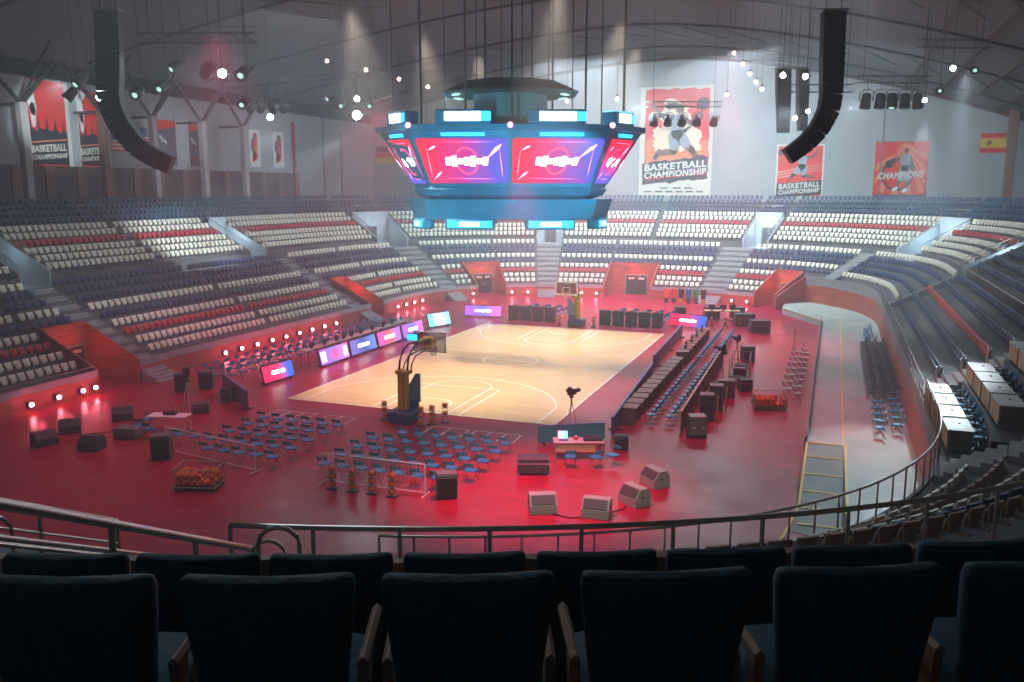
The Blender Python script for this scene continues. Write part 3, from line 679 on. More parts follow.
def onp(fr, u, v, e=0):
    a, b_, c, d = fr; p = (a * (1 - u) + b_ * u) * (1 - v) + (d * (1 - u) + c * u) * v
    n = (b_ - a).cross(d - a).normalized(); cen = Vector((0, 0, p.z)); 
    if n.dot(p - cen) < 0: n = -n
    return p + n * e
def fquad(mb, fr, u0, v0, u1, v1, e): mb.add([onp(fr, u0, v0, e), onp(fr, u1, v0, e), onp(fr, u1, v1, e), onp(fr, u0, v1, e)], [(0, 1, 2, 3)])
def fpoly(mb, fr, pts, e): n = len(pts); mb.add([onp(fr, u, v, e) for u, v in pts], [tuple(range(n))])
for i in range(10):
    fr = panel_frame(i); wide = i not in (1, 2, 3, 6, 7, 8)
    u0, u1 = (.02, .98) if wide else (.12, .88)
    if i in (2, 7): u0, u1 = .08, .92
    P = lambda u, v: (u0 + (u1 - u0) * u, .13 + .80 * v)
    b = MB(); fpoly(b, fr, [P(0, .06), P(.02, 0), P(.98, 0), P(1, .06), P(1, .94), P(.98, 1), P(.02, 1), P(0, .94)], .06); s_ = obj('screen', b, 'scr' if wide else 'scrs', sb)
    b = MB(); c_ = (.52, .5); asp = .22 if wide else .42
    for k in range(28):
        c1, c2 = [(math.cos(2 * PI * (k + q) / 28), math.sin(2 * PI * (k + q) / 28)) for q in (0, 1)]
        fpoly(b, fr, [P(c_[0] + asp * r_ * c__[0] / .27, c_[1] + r_ * c__[1] * 1.0) for r_, c__ in ((.12, c1), (.145, c1), (.145, c2), (.12, c2))] if False else [P(c_[0] + asp * .62 * q_ * c__[0], c_[1] + .31 * q_ * c__[1]) for q_, c__ in ((.86, c1), (1, c1), (1, c2), (.86, c2))], .09)
    obj('logo_ring', b, 'ledred', s_)
    b = MB(); n_ = 7
    for k in range(n_):
        uu = c_[0] + ((k - (n_ - 1) / 2) * .072) * (1 if wide else 1.2); h_ = .085 + .03 * math.sin(k * 2.1)
        fpoly(b, fr, [P(uu - .036, .5 + h_), P(uu - .024, .5 - h_), P(uu + .034, .5 - h_), P(uu + .022, .5 + h_)], .12)
    obj('logo_lettering', b, 'ledwhite', s_)
    b = MB()
    for (x0, y0, x1, y1, t_) in ((.76, .44, .93, .12, .04), (.06, .93, .2, .72, .022), (.1, .27, .2, .16, .03), (.1, .08, .06, .88, .004), (.06, .88, .88, .9, .004), (.9, .12, .93, .88, .004), (.1, .08, .9, .08, .004)):
        dx, dy = x1 - x0, y1 - y0; l = math.hypot(dx, dy); nx, ny = -dy / l * t_ / 2, dx / l * t_ / 2
        fpoly(b, fr, [P(x0, y0), P(x0 + dx * .7 + nx * 1.4, y0 + dy * .7 + ny * 1.4), P(x1, y1), P(x0 + dx * .7 - nx * 1.4, y0 + dy * .7 - ny * 1.4)], .1)
    obj('light_streaks', b, 'ledpink', s_)
    b = MB(); fpoly(b, fr, [(.3, .035), (.74, .035), (.74, .09), (.3, .09)], .05); obj('header_bar', b, 'cyan', sb)
for i in (0, 4, 5, 9, 1, 8):          # small marquee boxes on top and signs below
    j = (i + 1) % 10; a = Vector((*TOP[i], 0)); c = Vector((*TOP[j], 0)); d = (c - a); L_ = min(d.length * .5, 2.9); mid = (a + c) / 2 * .93; rz = math.atan2(d.y, d.x)
    b = MB(); b.cbox((mid.x, mid.y, ZT + .72), (L_ + .35, 1.0, .85), .08, rz); mq = obj('marquee_box', b, 'screenframe', sb)
    out = Vector((mid.x, mid.y, 0)).normalized(); out = Vector((-math.sin(rz), math.cos(rz), 0)); out = out if out.dot(mid) > 0 else -out
    b = MB(); q = mid + out * .52; b.box((q.x, q.y, ZT + .74), (L_ * .72, .05, .5), rz); obj('marquee_display', b, 'ledwhite', mq)
    b = MB(); q2 = q + Vector((math.cos(rz), math.sin(rz), 0)) * L_ * .46; b.box((q2.x, q2.y, ZT + .74), (L_ * .2, .05, .5), rz); obj('marquee_display', b, 'cyan', mq)
    a = Vector((*BOT[i], 0)); c = Vector((*BOT[j], 0)); d = c - a; L2 = min(d.length * .55, 2.7) if i not in (1, 8) else 1.2; mid = (a + c) / 2 * 1.0; rz = math.atan2(d.y, d.x)
    b = MB(); b.cbox((mid.x, mid.y, ZB - 2.2), (L2 + .3, .8, .62), .08, rz); sg = obj('sign_box', b, 'screenframe', sb)
    q = mid + out * .42; b = MB(); b.box((q.x, q.y, ZB - 2.18), (L2, .05, .38), rz); obj('sign_display', b, 'cyan', sg)
    q = mid + out * .46; b = MB(); b.box((q.x, q.y, ZB - 2.18), (L2 * .45, .05, .24), rz); obj('sign_display', b, 'ledwhite', sg)
b = MB(); o8 = lambda rx, ry: [(rx * math.cos(2 * PI * (k + .5) / 8), ry * math.sin(2 * PI * (k + .5) / 8)) for k in range(8)]
b.loft([ring(o8(2.45, 2.3), ZT + .3), ring(o8(2.45, 2.3), 17.0)]); obj('core_box', b, 'wallgrey', sb)
b = MB(); b.loft([ring(o8(4.3, 4.1), 16.85), ring(o8(4.5, 4.3), 16.95), ring(o8(3.0, 2.9), 17.6), ring(o8(2.9, 2.8), 17.65)]); obj('canopy', b, 'dgrey', sb)
b = MB()
for k in (3, 4, 7, 0): a_ = 2 * PI * (k + .5) / 8; b = MB(); b.cbox((3.6 * math.cos(a_), 3.4 * math.sin(a_), 16.8), (.8, .35, .1), .03, a_ + PI / 2); obj('canopy_lamp', b, 'lampdim', sb)
for (x, y) in ((0, -4.9), (-5.9, -4.45), (5.9, -4.45)): b = MB(); b.ball((x, y, ZT + .25), .17); obj('corner_lamp', b, 'ledpink', sb, True)
def rz_(x): return roofz(x) - .3
for k, (x, y) in enumerate(((-7.2, -1.2), (-5.2, -3.8), (-4.4, 3.8), (-2.6, -3.9), (-2.2, 2.3), (-1.5, -2.2), (-.6, 2.6), (.1, -4.6), (.7, -2.4), (1.4, 2.4), (2.3, -2.1), (2.8, 3.9), (3.6, -3.9), (5.0, 3.7), (5.3, -3.9), (7.2, 1.0), (7.0, -1.0))):
    inner = math.hypot(x, y) < 3.6; b = MB(); b.tube([(x, y, (17.5 if inner else ZT + .3)), (x, y, 26.4)], .07 if k % 2 else .04, 5); obj('suspension_cable', b, 'brown' if k % 3 == 0 else 'black', sb)
for x, y, c_, e in ((-4, -7, (1, .2, .4), 900), (4, -7, (.8, .3, .9), 900)):
    pass

# ------------------------------------------------------------------ basketball hoops
def hoop(loc, rz, label, led=True):
    t = thing('basketball_hoop', label, 'basketball hoop', loc, rz)     # court side is local +Y, backboard plane at y=0
    b = MB(); b.cbox((0, -3.0, .3), (1.25, 1.2, .56), .06); b.cbox((.28, -2.5, .62), (.5, .3, .7), .04); obj('base', b, 'basenavy', t)
    b = MB(); b.loft([[(.05, -2.55, .9), (.62, -2.45, .9), (.62, -2.38, .9), (.05, -2.46, .9)], [(.05, -2.55, 1.7), (.62, -2.45, 1.7), (.62, -2.38, 1.7), (.05, -2.46, 1.7)], [(.4, -2.5, 2.3), (.62, -2.45, 2.3), (.62, -2.38, 2.3), (.4, -2.46, 2.3)]]); obj('post_padding', b, 'hoopblue', t)
    b = MB(); b.cbox((-.18, -2.85, 1.2), (.3, .34, 2.3), .04); b.cbox((.1, -2.85, 1.2), (.14, .34, 2.3), .03); obj('post', b, 'yellow', t)
    b = MB(); b.cbox((-.04, -2.85, 2.42), (.74, .5, .2), .04); obj('post_cap', b, 'yellow', t)
    for x in (-.24, .2):
        b = MB(); b.tube([(x, -2.95, 2.45), (x, -2.85, 2.95), (x, -2.5, 3.4), (x, -1.9, 3.62), (x * .7, -.1, 3.62)], .05, 6); obj('upper_arm', b, 'dgrey', t, True)
        b = MB(); b.tube([(x, -2.6, 2.3), (x * .9, -2.45, 2.7), (x * .8, -2.0, 3.05), (x * .6, -.1, 3.2)], .035, 6); obj('lower_arm', b, 'black', t, True)
    b = MB(); b.cbox((0, -.95, 3.66), (.32, 1.5, .12), .03, 0, R(2)); b.cbox((0, -.2, 3.5), (.5, .3, .45), .05); obj('arm_cover', b, 'yellow', t)
    if led: b = MB(); b.cbox((0, -1.9, 3.98), (.62, .14, .34), .02); q = obj('shot_clock', b, 'black', t); b = MB(); b.box((0, -1.98, 3.98), (.54, .02, .27)); obj('clock_display', b, 'cyan', q)
    b = MB()
    for x in (-.86, .86): b.cbox((x, 0, 3.425), (.08, .08, 1.05), .01)
    for z in (2.94, 3.91): b.cbox((0, 0, z), (1.8, .08, .08), .01)
    obj('board_frame', b, 'white', t)
    b = MB(); b.box((0, .01, 3.425), (1.68, .02, .92)); obj('board_glass', b, 'boardglass', t)
    b = MB()
    for x in (-.29, .29): b.box((x, .04, 3.27), (.05, .02, .5))
    for z in (3.03, 3.5): b.box((0, .04, z), (.63, .02, .05))
    obj('target_square', b, 'white', t)
    b = MB(); b.tube([(.225 * math.cos(2 * PI * k / 20), .38 + .225 * math.sin(2 * PI * k / 20), 3.05) for k in range(21)], .014, 6); b.box((0, .1, 3.05), (.2, .16, .03)); obj('rim', b, 'orange', t)
    b = MB()
    for k in range(12):
        a0 = 2 * PI * k / 12
        for sg in (1, -1): b.tube([((.225 - .09 * q) * math.cos(a0 + sg * q * .55), .38 + (.225 - .09 * q) * math.sin(a0 + sg * q * .55), 3.05 - .42 * q) for q in (0, .33, .66, 1)], .009, 4)
    obj('net', b, 'net', t); return t
M['boardglass'] = mat('tinted_board', (.12, .05, .05), .15); M['boardglass'].node_tree.nodes['Principled BSDF'].inputs['Alpha'].default_value = .45
hoop((.42, 1.15, 0), 0, 'near basketball hoop seen from behind, yellow post and blue-grey base', True)
hoop((-.05, 26.75, 0), PI, 'far basketball hoop facing the camera, white-framed board and blue-grey base', False)

# basketballs
def ball_mesh():
    b = MB(); b.ball((0, 0, 0), .122, 14, 9); me = b.mesh('basketball'); me.materials.append(M['orange']); me.polygons.foreach_set('use_smooth', [True] * len(me.polygons)); return me
BALLM = ball_mesh()
def ballobj(p, label, group=None, sc_=1):
    o = bpy.data.objects.new('basketball', BALLM); LINK(o); o.location = p; o.scale = (sc_,) * 3; return tag(o, label, 'basketball', group)
def ball_tree(loc, label, balls, hs=(.2, .5, .8)):
    t = thing('ball_stand', label, 'ball stand', loc)
    b = MB(); b.cbox((0, 0, .02), (.42, .3, .04), .01); obj('base', b, 'cframe', t)
    b = MB(); b.tube([(-.14, 0, .03), (-.14, 0, hs[-1] + .14)], .012, 5); b.tube([(.14, 0, .03), (.14, 0, hs[-1] + .14)], .012, 5); obj('upright', b, 'railp', t)
    for k, h in enumerate(hs):
        b = MB(); b.box((0, 0, h - .135), (.3, .2, .02)); obj('shelf', b, 'railp', t)
        ballobj((loc[0], loc[1], h), balls % OD[k])
for i, (x, y) in enumerate(((2.35, -11.35), (3.2, -11.35), (4.02, -11.3), (4.86, -11.3))):
    w_ = ('leftmost', 'second from left', 'third from left', 'rightmost')[i]
    ball_tree((x, y, 0), '%s of the four ball stands behind the white hurdle frame' % w_, 'orange basketball, %s from the bottom, on the ' + w_ + ' low ball stand')
for i, (x, y) in enumerate(((-.62, -1.9), (-.22, -2.9 + .4), (1.55, -2.3), (1.95, -1.9))):
    w_ = ('left of the near hoop, outer', 'left of the near hoop, inner', 'right of the near hoop, inner', 'right of the near hoop, outer')[i]
    if i == 1: continue
    ball_tree((x, y, 0), 'ball stand ' + w_ if i == 0 else 'ball stand ' + w_ + ' one', 'orange basketball, %s from the bottom, on the stand ' + w_, (.2, .52, .84))
ball_tree((2.35, -1.3, 0), 'ball stand right of the near hoop, farthest from its post', 'orange basketball, %s from the bottom, on the stand farthest right of hoop', (.45, .85))
for sx in (-1.5, 1.45):
    w_ = 'left' if sx < 0 else 'right'
    ball_tree((sx, 29.6, 0), 'ball stand just %s of the far hoop base' % w_, 'orange basketball, %s from the bottom, ' + w_ + ' of the far hoop base')

# ------------------------------------------------------------------ folding chairs
def chair_parts(seatm='cblue', backm='teal'):
    t = thing('folding_chair', 'x', 'chair')
    b = MB(); b.loft([[(-.21, -.2, z), (.21, -.2, z), (.23, .1, z), (.2, .22, z), (-.2, .22, z), (-.23, .1, z)] for z in (.43, .47)]); obj('seat', b, seatm, t)
    b = MB(); pts = [(-.22, -.24, .66), (-.1, -.28, .66), (.1, -.28, .66), (.22, -.24, .66)]
    b.loft([[(x, y, z) for x, y, _ in pts] + [(x, y + .03, z) for x, y, _ in pts[::-1]] for z in (.66, .73, .79)]); obj('backrest', b, backm, t)
    for sx in (-1, 1):
        b = MB(); b.tube([(sx * .22, .26, 0), (sx * .22, -.1, .46), (sx * .19, -.27, .76)], .009, 4); obj('leg', b, 'legd', t)
        b = MB(); b.tube([(sx * .19, -.3, 0), (sx * .19, .12, .45)], .009, 4); obj('leg', b, 'legd', t)
    return t
chairP = Placer(chair_parts())
for r_, y in enumerate((-5.0, -6.2, -7.5, -8.75, -10.0)):
    for c_ in range(6):
        x = -5.35 + .81 * c_
        if r_ == 4 and c_ < 1: continue
        chairP((x, y, 0), random.uniform(-.05, .05), 'blue folding chair, left chair block, %s row from court, %s from left' % (OD[r_], OD[c_]), None)
    for c_ in range(8):
        x = 1.18 + .815 * c_
        if r_ == 0 and c_ == 0: continue
        if r_ == 4 and c_ == 7: continue
        chairP((x, y, 0), random.uniform(-.05, .05), 'blue folding chair, block behind near hoop, %s row from court, %s from left' % (OD[r_], OD[c_]), None)
for c_, x in enumerate((-6.25, -7.1)):
    chairP((x, -8.75 - .0 * c_, 0), 0, 'blue folding chair, %s left of the left chair block' % ('just' if c_ == 0 else 'farther'), None)
for loc, rz, lab in (((10.0, -5.75, 0), SY, 'blue folding chair in front of the control table, left one'), ((11.0, -5.45, 0), SY + .5, 'blue folding chair at the right end of the control table'), ((11.55, -4.9, 0), SY + 2.2, 'blue folding chair turned sideways by the control table'),
                     ((-9.9, -8.1, 0), SY + .3, 'blue folding chair left of the small white table'), ((-9.0, -8.5, 0), SY - .2, 'blue folding chair in front of the small white table'), ((-10.3, -7.2, 0), SY + 1, 'blue folding chair at the far side of the small white table')):
    chairP(loc, rz, lab)
# small chairs farther off: one mesh each
def chair_one(seatm, backm):
    b = MB(); b.box((0, 0, .45), (.42, .4, .05)); n1 = len(b.f); b.box((0, -.25, .75), (.42, .04, .22)); n2 = len(b.f)
    for sx in (-1, 1): b.tube([(sx * .2, .22, 0), (sx * .2, -.25, .80)], .01, 4); b.tube([(sx * .18, -.26, 0), (sx * .18, .14, .45)], .01, 4)
    me = b.mesh('folding_chair'); [me.materials.append(M[k]) for k in (seatm, backm, 'legd')]
    me.polygons.foreach_set('material_index', [0] * n1 + [1] * (n2 - n1) + [2] * (len(b.f) - n2)); return me
CM = chair_one('cblue', 'cblue')
def chair1(p, rz, lab, group=None, me=None):
    o = bpy.data.objects.new('folding_chair', me or CM); LINK(o); o.location = p; o.rotation_euler = (0, 0, rz); return tag(o, lab, 'chair', group)
for r_, x in enumerate((-15.0, -14.0, -13.0)):
    for i in range(24):
        y = .8 + i * .98 + r_ * .3
        if r_ == 0 and i < 2 or r_ == 2 and i < 1: continue
        lab = 'blue folding chair, %s row on the left sideline, %s section' % (('back', 'middle', 'front')[r_], 'nearer' if i < 12 else 'farther')
        chair1((x, y, 0), -PI / 2, lab, lab.replace('chair,', 'chairs,'))
for r_, x in enumerate((11.75, 12.65)):
    for i in range(28):
        y = 2.0 + i * .9 + (1.2 if i > 15 else 0)
        lab = 'blue folding chair, %s row right of the brown desks, %s section' % (('first', 'second')[r_], 'nearer' if i < 16 else 'farther')
        chair1((x, y, 0), PI / 2, lab, lab.replace('chair,', 'chairs,'))
for i, x in enumerate([-6.2, -5.1, -4.0, -2.9, 1.9, 3.0, 4.1, 5.2, 6.3]):
    t = thing('equipment_case', 'dark case standing behind the far baseline, %s' % ('%s of the four left of the hoop' % OD[i] if i < 4 else '%s of the five right of the hoop' % OD[i - 4]), 'case', (x + .1, 31.2, 0))
    b = MB(); b.cbox((0, 0, .62), (.88, .6, 1.12), .03); obj('body', b, 'dgrey', t)
    b = MB(); b.cbox((0, 0, 1.2), (.9, .62, .06), .01); obj('lid', b, 'black', t); b = MB(); b.cbox((0, 0, .03), (.8, .5, .06), .01); obj('base', b, 'cframe', t)
    for j in range(4):
        lab = 'blue folding chair in the column behind %s far dark case %s of the hoop' % (OD[i % 4 if i < 4 else i - 4], 'left' if i < 4 else 'right')
        chair1((x + .35 + j * .12, 32.3 + j * 1.0, 0), PI, lab, lab.replace('chair in', 'chairs in'))

# ------------------------------------------------------------------ LED advertising boards
def led_board(loc, rz, w_, h, label, scr, tilt=12, art='bars'):
    t = thing('led_board', label, 'LED board', loc, rz)       # face looks along local -Y
    q = R(-tilt); F = lambda x, y, z: Vector((x, y * math.cos(q) - z * math.sin(q), y * math.sin(q) + z * math.cos(q) + .1))
    def fb(b, x, y, z, dx, dy, dz): b.add([F(x + sx * dx / 2, y + sy * dy / 2, z + sz * dz / 2) for sx in (-1, 1) for sy in (-1, 1) for sz in (-1, 1)], [(0, 1, 3, 2), (4, 6, 7, 5), (0, 4, 5, 1), (2, 3, 7, 6), (0, 2, 6, 4), (1, 5, 7, 3)])
    b = MB(); fb(b, 0, .05, h / 2, w_, .1, h); obj('cabinet', b, 'black', t)
    b = MB(); fb(b, 0, -.01, h / 2, w_ - .08, .02, h - .08); s_ = obj('screen', b, scr, t)
    b = MB()
    if art == 'badge':
        for cx_ in ((-w_ * .0,) ): 
            for k in range(9): a_ = 2 * PI * k / 9; fb(b, cx_ + .2 * w_ * .5 * math.cos(a_), -.03, h / 2 + .28 * h * math.sin(a_), .16, .01, .16)
            fb(b, cx_, -.03, h / 2, .3, .01, .3)
        obj('emblem', b, 'ledred', s_); b = MB(); fb(b, -w_ * .38, -.03, h / 2, w_ * .14, .01, h * .6); fb(b, w_ * .38, -.03, h / 2, w_ * .12, .01, h * .6); obj('picture_glow', b, 'ledwhite', s_)
    else:
        n_ = 8
        for k in range(n_): fb(b, (k - (n_ - 1) / 2) * w_ * .055, -.03, h * .5, w_ * .042, .01, h * (.2 + .05 * math.sin(k * 2.3)))
        obj('lettering', b, 'ledwhite', s_)
    for sx in (-.4, .4): b = MB(); b.cbox((sx * w_, .22, .05), (.08, .5, .1), .01); obj('foot', b, 'cframe', t)
    return t
RZL = PI / 2
led_board((-10.5, 3.5, 0), RZL - .1, 2.6, 1.0, 'tilted LED board glowing red and blue, nearest on the left sideline', 'scr5', 14)
for i, y in enumerate((9.3, 12.9, 16.5, 20.1)):
    led_board((-10.3 + i * .06, y, 0), RZL, 3.4, 1.05, ['violet LED board with a red emblem, nearest of the four in line', 'dark blue LED board with white lettering, second of the four in line', 'red and violet LED board, third of the four in line', 'magenta LED board, farthest of the four in line'][i], ['scr2', 'scr3', 'scr4', 'scr2'][i], 12, 'badge' if i == 0 else 'bars')
led_board((-10.3, 25.2, 0), RZL - .35, 2.5, 1.1, 'pale cyan LED board alone near the far left court corner', 'scr6', 16)
led_board((-9.1, 31.4, 0), SY - .25, 3.4, .95, 'wide violet LED board beyond the far left court corner', 'scr2', 8)
led_board((8.75, 31.6, 0), -.1 + SY - .6, 3.4, 1.05, 'LED board with red text and two round emblems, beyond far right corner', 'scr5', 8)
# long desk with clutter behind the four boards
t = thing('press_table', 'long narrow press table with clutter behind the four LED boards', 'table', (-11.6, 14.7, 0))
b = MB(); b.cbox((0, 0, 1.02), (.7, 14.6, .06), .015); obj('table_top', b, 'tabletop', t)
for y in (-7, -3.5, 0, 3.5, 7):
    for x in (-.28, .28): b = MB(); b.tube([(x, y, 0), (x, y, 1.0)], .02, 5); obj('leg', b, 'cframe', t)
for i, y in enumerate((8.4, 9.9, 11.4, 12.3, 13.3, 14.6, 16.2, 17.8, 19.2)):
    t = thing('monitor', 'small dark monitor on the press table, %s from the near end' % OD[i], 'monitor', (-11.5, y, 1.05), -PI / 2)
    b = MB(); b.cbox((0, 0, .24), (.48, .05, .3), .01); obj('screen', b, 'black', t); b = MB(); b.cbox((0, -.02, .05), (.2, .16, .1), .01); obj('stand', b, 'cframe', t)

# sideline boards seen edge-on on the right, teal board behind the control table
def plain_board(a, c, h, m, label, lean=.0):
    a = Vector((*a, 0)); c = Vector((*c, 0)); d = c - a; t = thing('sideline_board', label, 'board', (a + c) / 2, math.atan2(d.y, d.x)); L = d.length
    b = MB(); n = max(2, int(L / 1.6))
    for k in range(n): b.cbox((-L / 2 + (k + .5) * L / n, 0, h / 2 + .06), (L / n - .03, .1, h), .015)
    obj('panel', b, m, t); b = MB(); b.cbox((0, 0, h + .08), (L, .13, .05), .01); obj('top_edge', b, 'navyedge', t)
    for sx in (-.42, 0, .42): b = MB(); b.cbox((sx * L, .0, .04), (.06, .7, .08), .01); obj('foot', b, 'cframe', t)
M['navyedge'] = mat('board_edge_blue', (.06, .12, .32), .4)
plain_board((7.72, -3.15), (10.35, -1.5), .72, 'teal', 'teal board standing behind the control table')
plain_board((10.5, -.8), (9.75, 12.3), .8, 'navy', 'long dark blue sideline board seen edge-on, nearer one')
plain_board((9.35, 14.6), (8.9, 28), .8, 'navy', 'long dark blue sideline board seen edge-on, farther one')
# brown desks on the right sideline
def desk():
    t = thing('sideline_desk', 'x', 'desk')
    b = MB(); b.cbox((0, 0, .80), (.78, .98, .05), .01); obj('desk_top', b, 'brown', t)
    b = MB(); b.box((-.34, 0, .39), (.05, .94, .77)); b.box((0, -.45, .39), (.68, .04, .77)); b.box((0, .45, .39), (.68, .04, .77)); obj('side_panels', b, 'brown', t)
    b = MB(); b.box((.05, 0, .5), (.55, .86, .03)); obj('shelf', b, 'barrier', t); return t
dp = Placer(desk())
for i in range(12): dp((10.75, 1.85 + i * 1.16, 0), .04, 'brown wooden sideline desk, %s from the near end' % OD[i])
for i in range(9): dp((10.75, 17.2 + i * 1.2, 0), 0, 'brown wooden desk of the farther sideline row, %s from its near end' % OD[i])
for i in range(5):
    t = thing('desk_monitor', 'greenish grey monitor on the farther row of brown desks, %s from near end' % OD[i], 'monitor', (10.75, 18.4 + i * 2.4, .83), PI / 2)
    b = MB(); b.cbox((0, 0, .28), (.55, .06, .36), .015); obj('screen', b, 'case', t); b = MB(); b.cbox((0, .03, .05), (.22, .2, .1), .01); obj('stand', b, 'cframe', t)
# barrier along the right chairs
t = thing('barrier', 'long reddish panel barrier with a tan top rail beside the blue chairs', 'barrier', (13.3, 9.2, 0), .012)
for k in range(10): b = MB(); b.box((0, -7.9 + k * 1.76, .55), (.05, 1.7, 1.0)); obj('panel', b, 'barrier', t)
b = MB(); b.cbox((0, 0, 1.12), (.09, 17.6, .06), .01); obj('top_rail', b, 'tan', t)
for k in range(11): b = MB(); b.cbox((0, -8.8 + k * 1.76, .56), (.07, .07, 1.12), .01); obj('post', b, 'tan' if k == 0 else 'brown', t)

M['creamlit'] = mat('lit_edge_cream', (.75, .65, .4), .4)  # cream that paints in the yellow light on the case edges
# ------------------------------------------------------------------ cases, speakers, monitors
def box_case(name, loc, d, rz, label, cat='case', m='case', kind='case'):
    t = thing(name, label, cat, loc, rz); w_, dd, h = d
    b = MB(); b.cbox((0, 0, h / 2 + .03), (w_, dd, h - .06), .03); obj('body', b, m, t)
    if kind == 'case':
        b = MB()
        for sx in (-1, 1):
            for sy in (-1, 1): b.cbox((sx * w_ * .46, sy * dd * .46, h / 2), (.06, .06, h), .01)
        b.cbox((0, 0, h * .68), (w_ + .03, dd + .03, .04), .005); obj('edge_trim', b, 'railp', t)
        for sx in (-.25, .25): b = MB(); b.cbox((sx * w_, -dd / 2 - .02, h * .45), (.14, .03, .1), .01); obj('handle', b, 'white' if m == 'casepale' else 'cframe', t)
    else:
        b = MB(); b.cbox((0, -dd / 2 - .01, h / 2 - .03), (w_ * .88, .04, h * .8), .015); obj('grille', b, 'black', t)
        b = MB(); b.cbox((0, -.0, h + .0), (w_ * .96, dd * .96, .05), .015); obj('top_cap', b, m, t)
        b = MB(); b.cbox((w_ / 2 + .005, 0, h * .55), (.02, .1, .22), .004); obj('handle', b, 'black', t)
    for sx in (-1, 1):
        for sy in (-1, 1): b = MB(); b.cbox((sx * w_ * .4, sy * dd * .4, .02), (.08, .08, .04), .01); obj('foot', b, 'black', t)
    return t
M['casepale'] = mat('pale_green_case', (.25, .28, .22), .5, noise=.1, nscale=3)
box_case('loudspeaker', (6.75, -10.65, 0), (.78, .5, .95), SY + .15, 'grey box loudspeaker with black grille right of the ball stands', 'loudspeaker', 'case', 'spk')
box_case('loudspeaker', (-6.35, -10.6, 0), (.8, .55, 1.0), SY + .12, 'dark box loudspeaker standing alone left of the white goal frame', 'loudspeaker', 'case', 'spk')
box_case('loudspeaker', (11.35, -2.6, 0), (.62, .5, .62), SY - .1, 'small dark box loudspeaker right of the control table', 'loudspeaker', 'dgrey', 'spk')
box_case('flight_case', (8.8, -6.9, 0), (1.25, .75, .68), SY, 'dark flight case with handles between chairs and floor monitors', 'flight case', 'dgrey')
box_case('flight_case', (14.1, .75, 0), (.8, .7, .95), SY, 'pale green flight case at the near end of the barrier', 'flight case', 'casepale')
box_case('flight_case', (14.1, 3.9, 0), (.7, .7, 1.25), SY - .2, 'tall dark case, nearer of the pair with pale edges by the barrier', 'flight case', 'case')
box_case('flight_case', (14.3, 5.9, 0), (.7, .7, 1.3), SY - .2, 'tall dark case, farther of the pair with pale edges by the barrier', 'flight case', 'case')
for i, (x, y) in enumerate(((14.62, 3.75), (14.82, 5.75))):  # upright strips added as the lit edges of the two tall cases
    b = MB(); b.cbox((x, y, .62), (.1, .06, 1.2), .01, SY); tag(obj('lit_edge', b, 'creamlit'), 'pale upright tube leaning on the %s tall dark case' % ('nearer', 'farther')[i], 'tube')

box_case('flight_case', (14.5, 8.6, 0), (.9, .7, 1.0), SY - .2, 'grey green flight case beyond the tall dark pair', 'flight case', 'case')
box_case('flight_case', (15.3, 10.6, 0), (.7, .7, .7), SY, 'squat black case right of the farther flight cases', 'flight case', 'black')
box_case('flight_case', (14.6, 19.5, 0), (.8, .7, 1.0), SY, 'dark green case behind the scaffold cart', 'flight case', 'case')
for i, (x, y, d_) in enumerate(((9.8, 38.2, 1.3), (11.9, 38.8, 1.2), (12.9, 34.8, 1.6), (14.4, 31.5, 1.5), (7.2, 37.2, .9))):
    box_case('flight_case', (x, y, 0), (d_, .9, 1.0), SY, ['dark case left of the far work table', 'dark case right of the far work table', 'large dark case in front of the last far doorway', 'dark angled case between the far table and the doorway', 'dark cabinet below the coloured jerseys'][i], 'flight case', 'dgrey')
def wedge(loc, rz, label, s=1.0, m='mgrey'):
    t = thing('floor_monitor', label, 'stage monitor', loc, rz); w_ = .95 * s; P = [(-.36, 0), (.36, 0), (.36, .3), (.1, .64), (-.22, .64), (-.36, .45)]
    b = MB(); P = [(y * s, z * s) for y, z in P]; n = len(P); b.add([(-w_ / 2, y, z) for y, z in P] + [(w_ / 2, y, z) for y, z in P], [tuple(range(n)), tuple(range(n, 2 * n))[::-1]] + [(i, i + n, (i + 1) % n + n, (i + 1) % n) for i in range(n)]); obj('cabinet', b, m, t)
    a = Vector((0, .355 * s, .31 * s)); c = Vector((0, .11 * s, .63 * s)); mid = (a + c) / 2; ang = math.atan2(c.z - a.z, c.y - a.y)
    b = MB(); b.cbox((0, mid.y + .02, mid.z + .015), (w_ * .88, (c - a).length * .86, .03), .008, 0, ang); obj('grille', b, 'dgrey', t)
    for sx in (-1, 1): b = MB(); b.cbox((sx * w_ / 2, .02, .34 * s), (.03, .16, .05), .008); obj('handle', b, 'black', t)
wedge((10.45, -10.7, 0), SY + PI + .1, 'grey floor monitor wedge, leftmost of the four near the bottom'); wedge((12.35, -10.45, 0), SY + PI - .3, 'grey floor monitor wedge, second from left of the four near the bottom')
wedge((13.3, -8.8, 0), SY + PI - 1.0, 'grey floor monitor wedge, third of the four, tipped towards the right'); wedge((13.6, -6.6, 0), SY + PI - 1.1, 'grey floor monitor wedge, farthest up and right of the four')
for i, (x, y, a_) in enumerate(((-12.6, -10.9, .9), (-13.2, -9.0, .5), (-10.1, -10.7, -.2), (-12.6, -6.4, .4))):
    wedge((x, y, 0), SY + PI + a_, 'dark floor monitor on the left floor, ' + ('lowest and leftmost', 'just above the leftmost one', 'rightmost of the lower group', 'highest, nearest the wall lights')[i], .98, 'dgrey')
box_case('flight_case', (-10.0, -8.7, 0), (1.1, .7, .5), SY - .1, 'low olive case right of the left floor monitors', 'flight case', 'case')
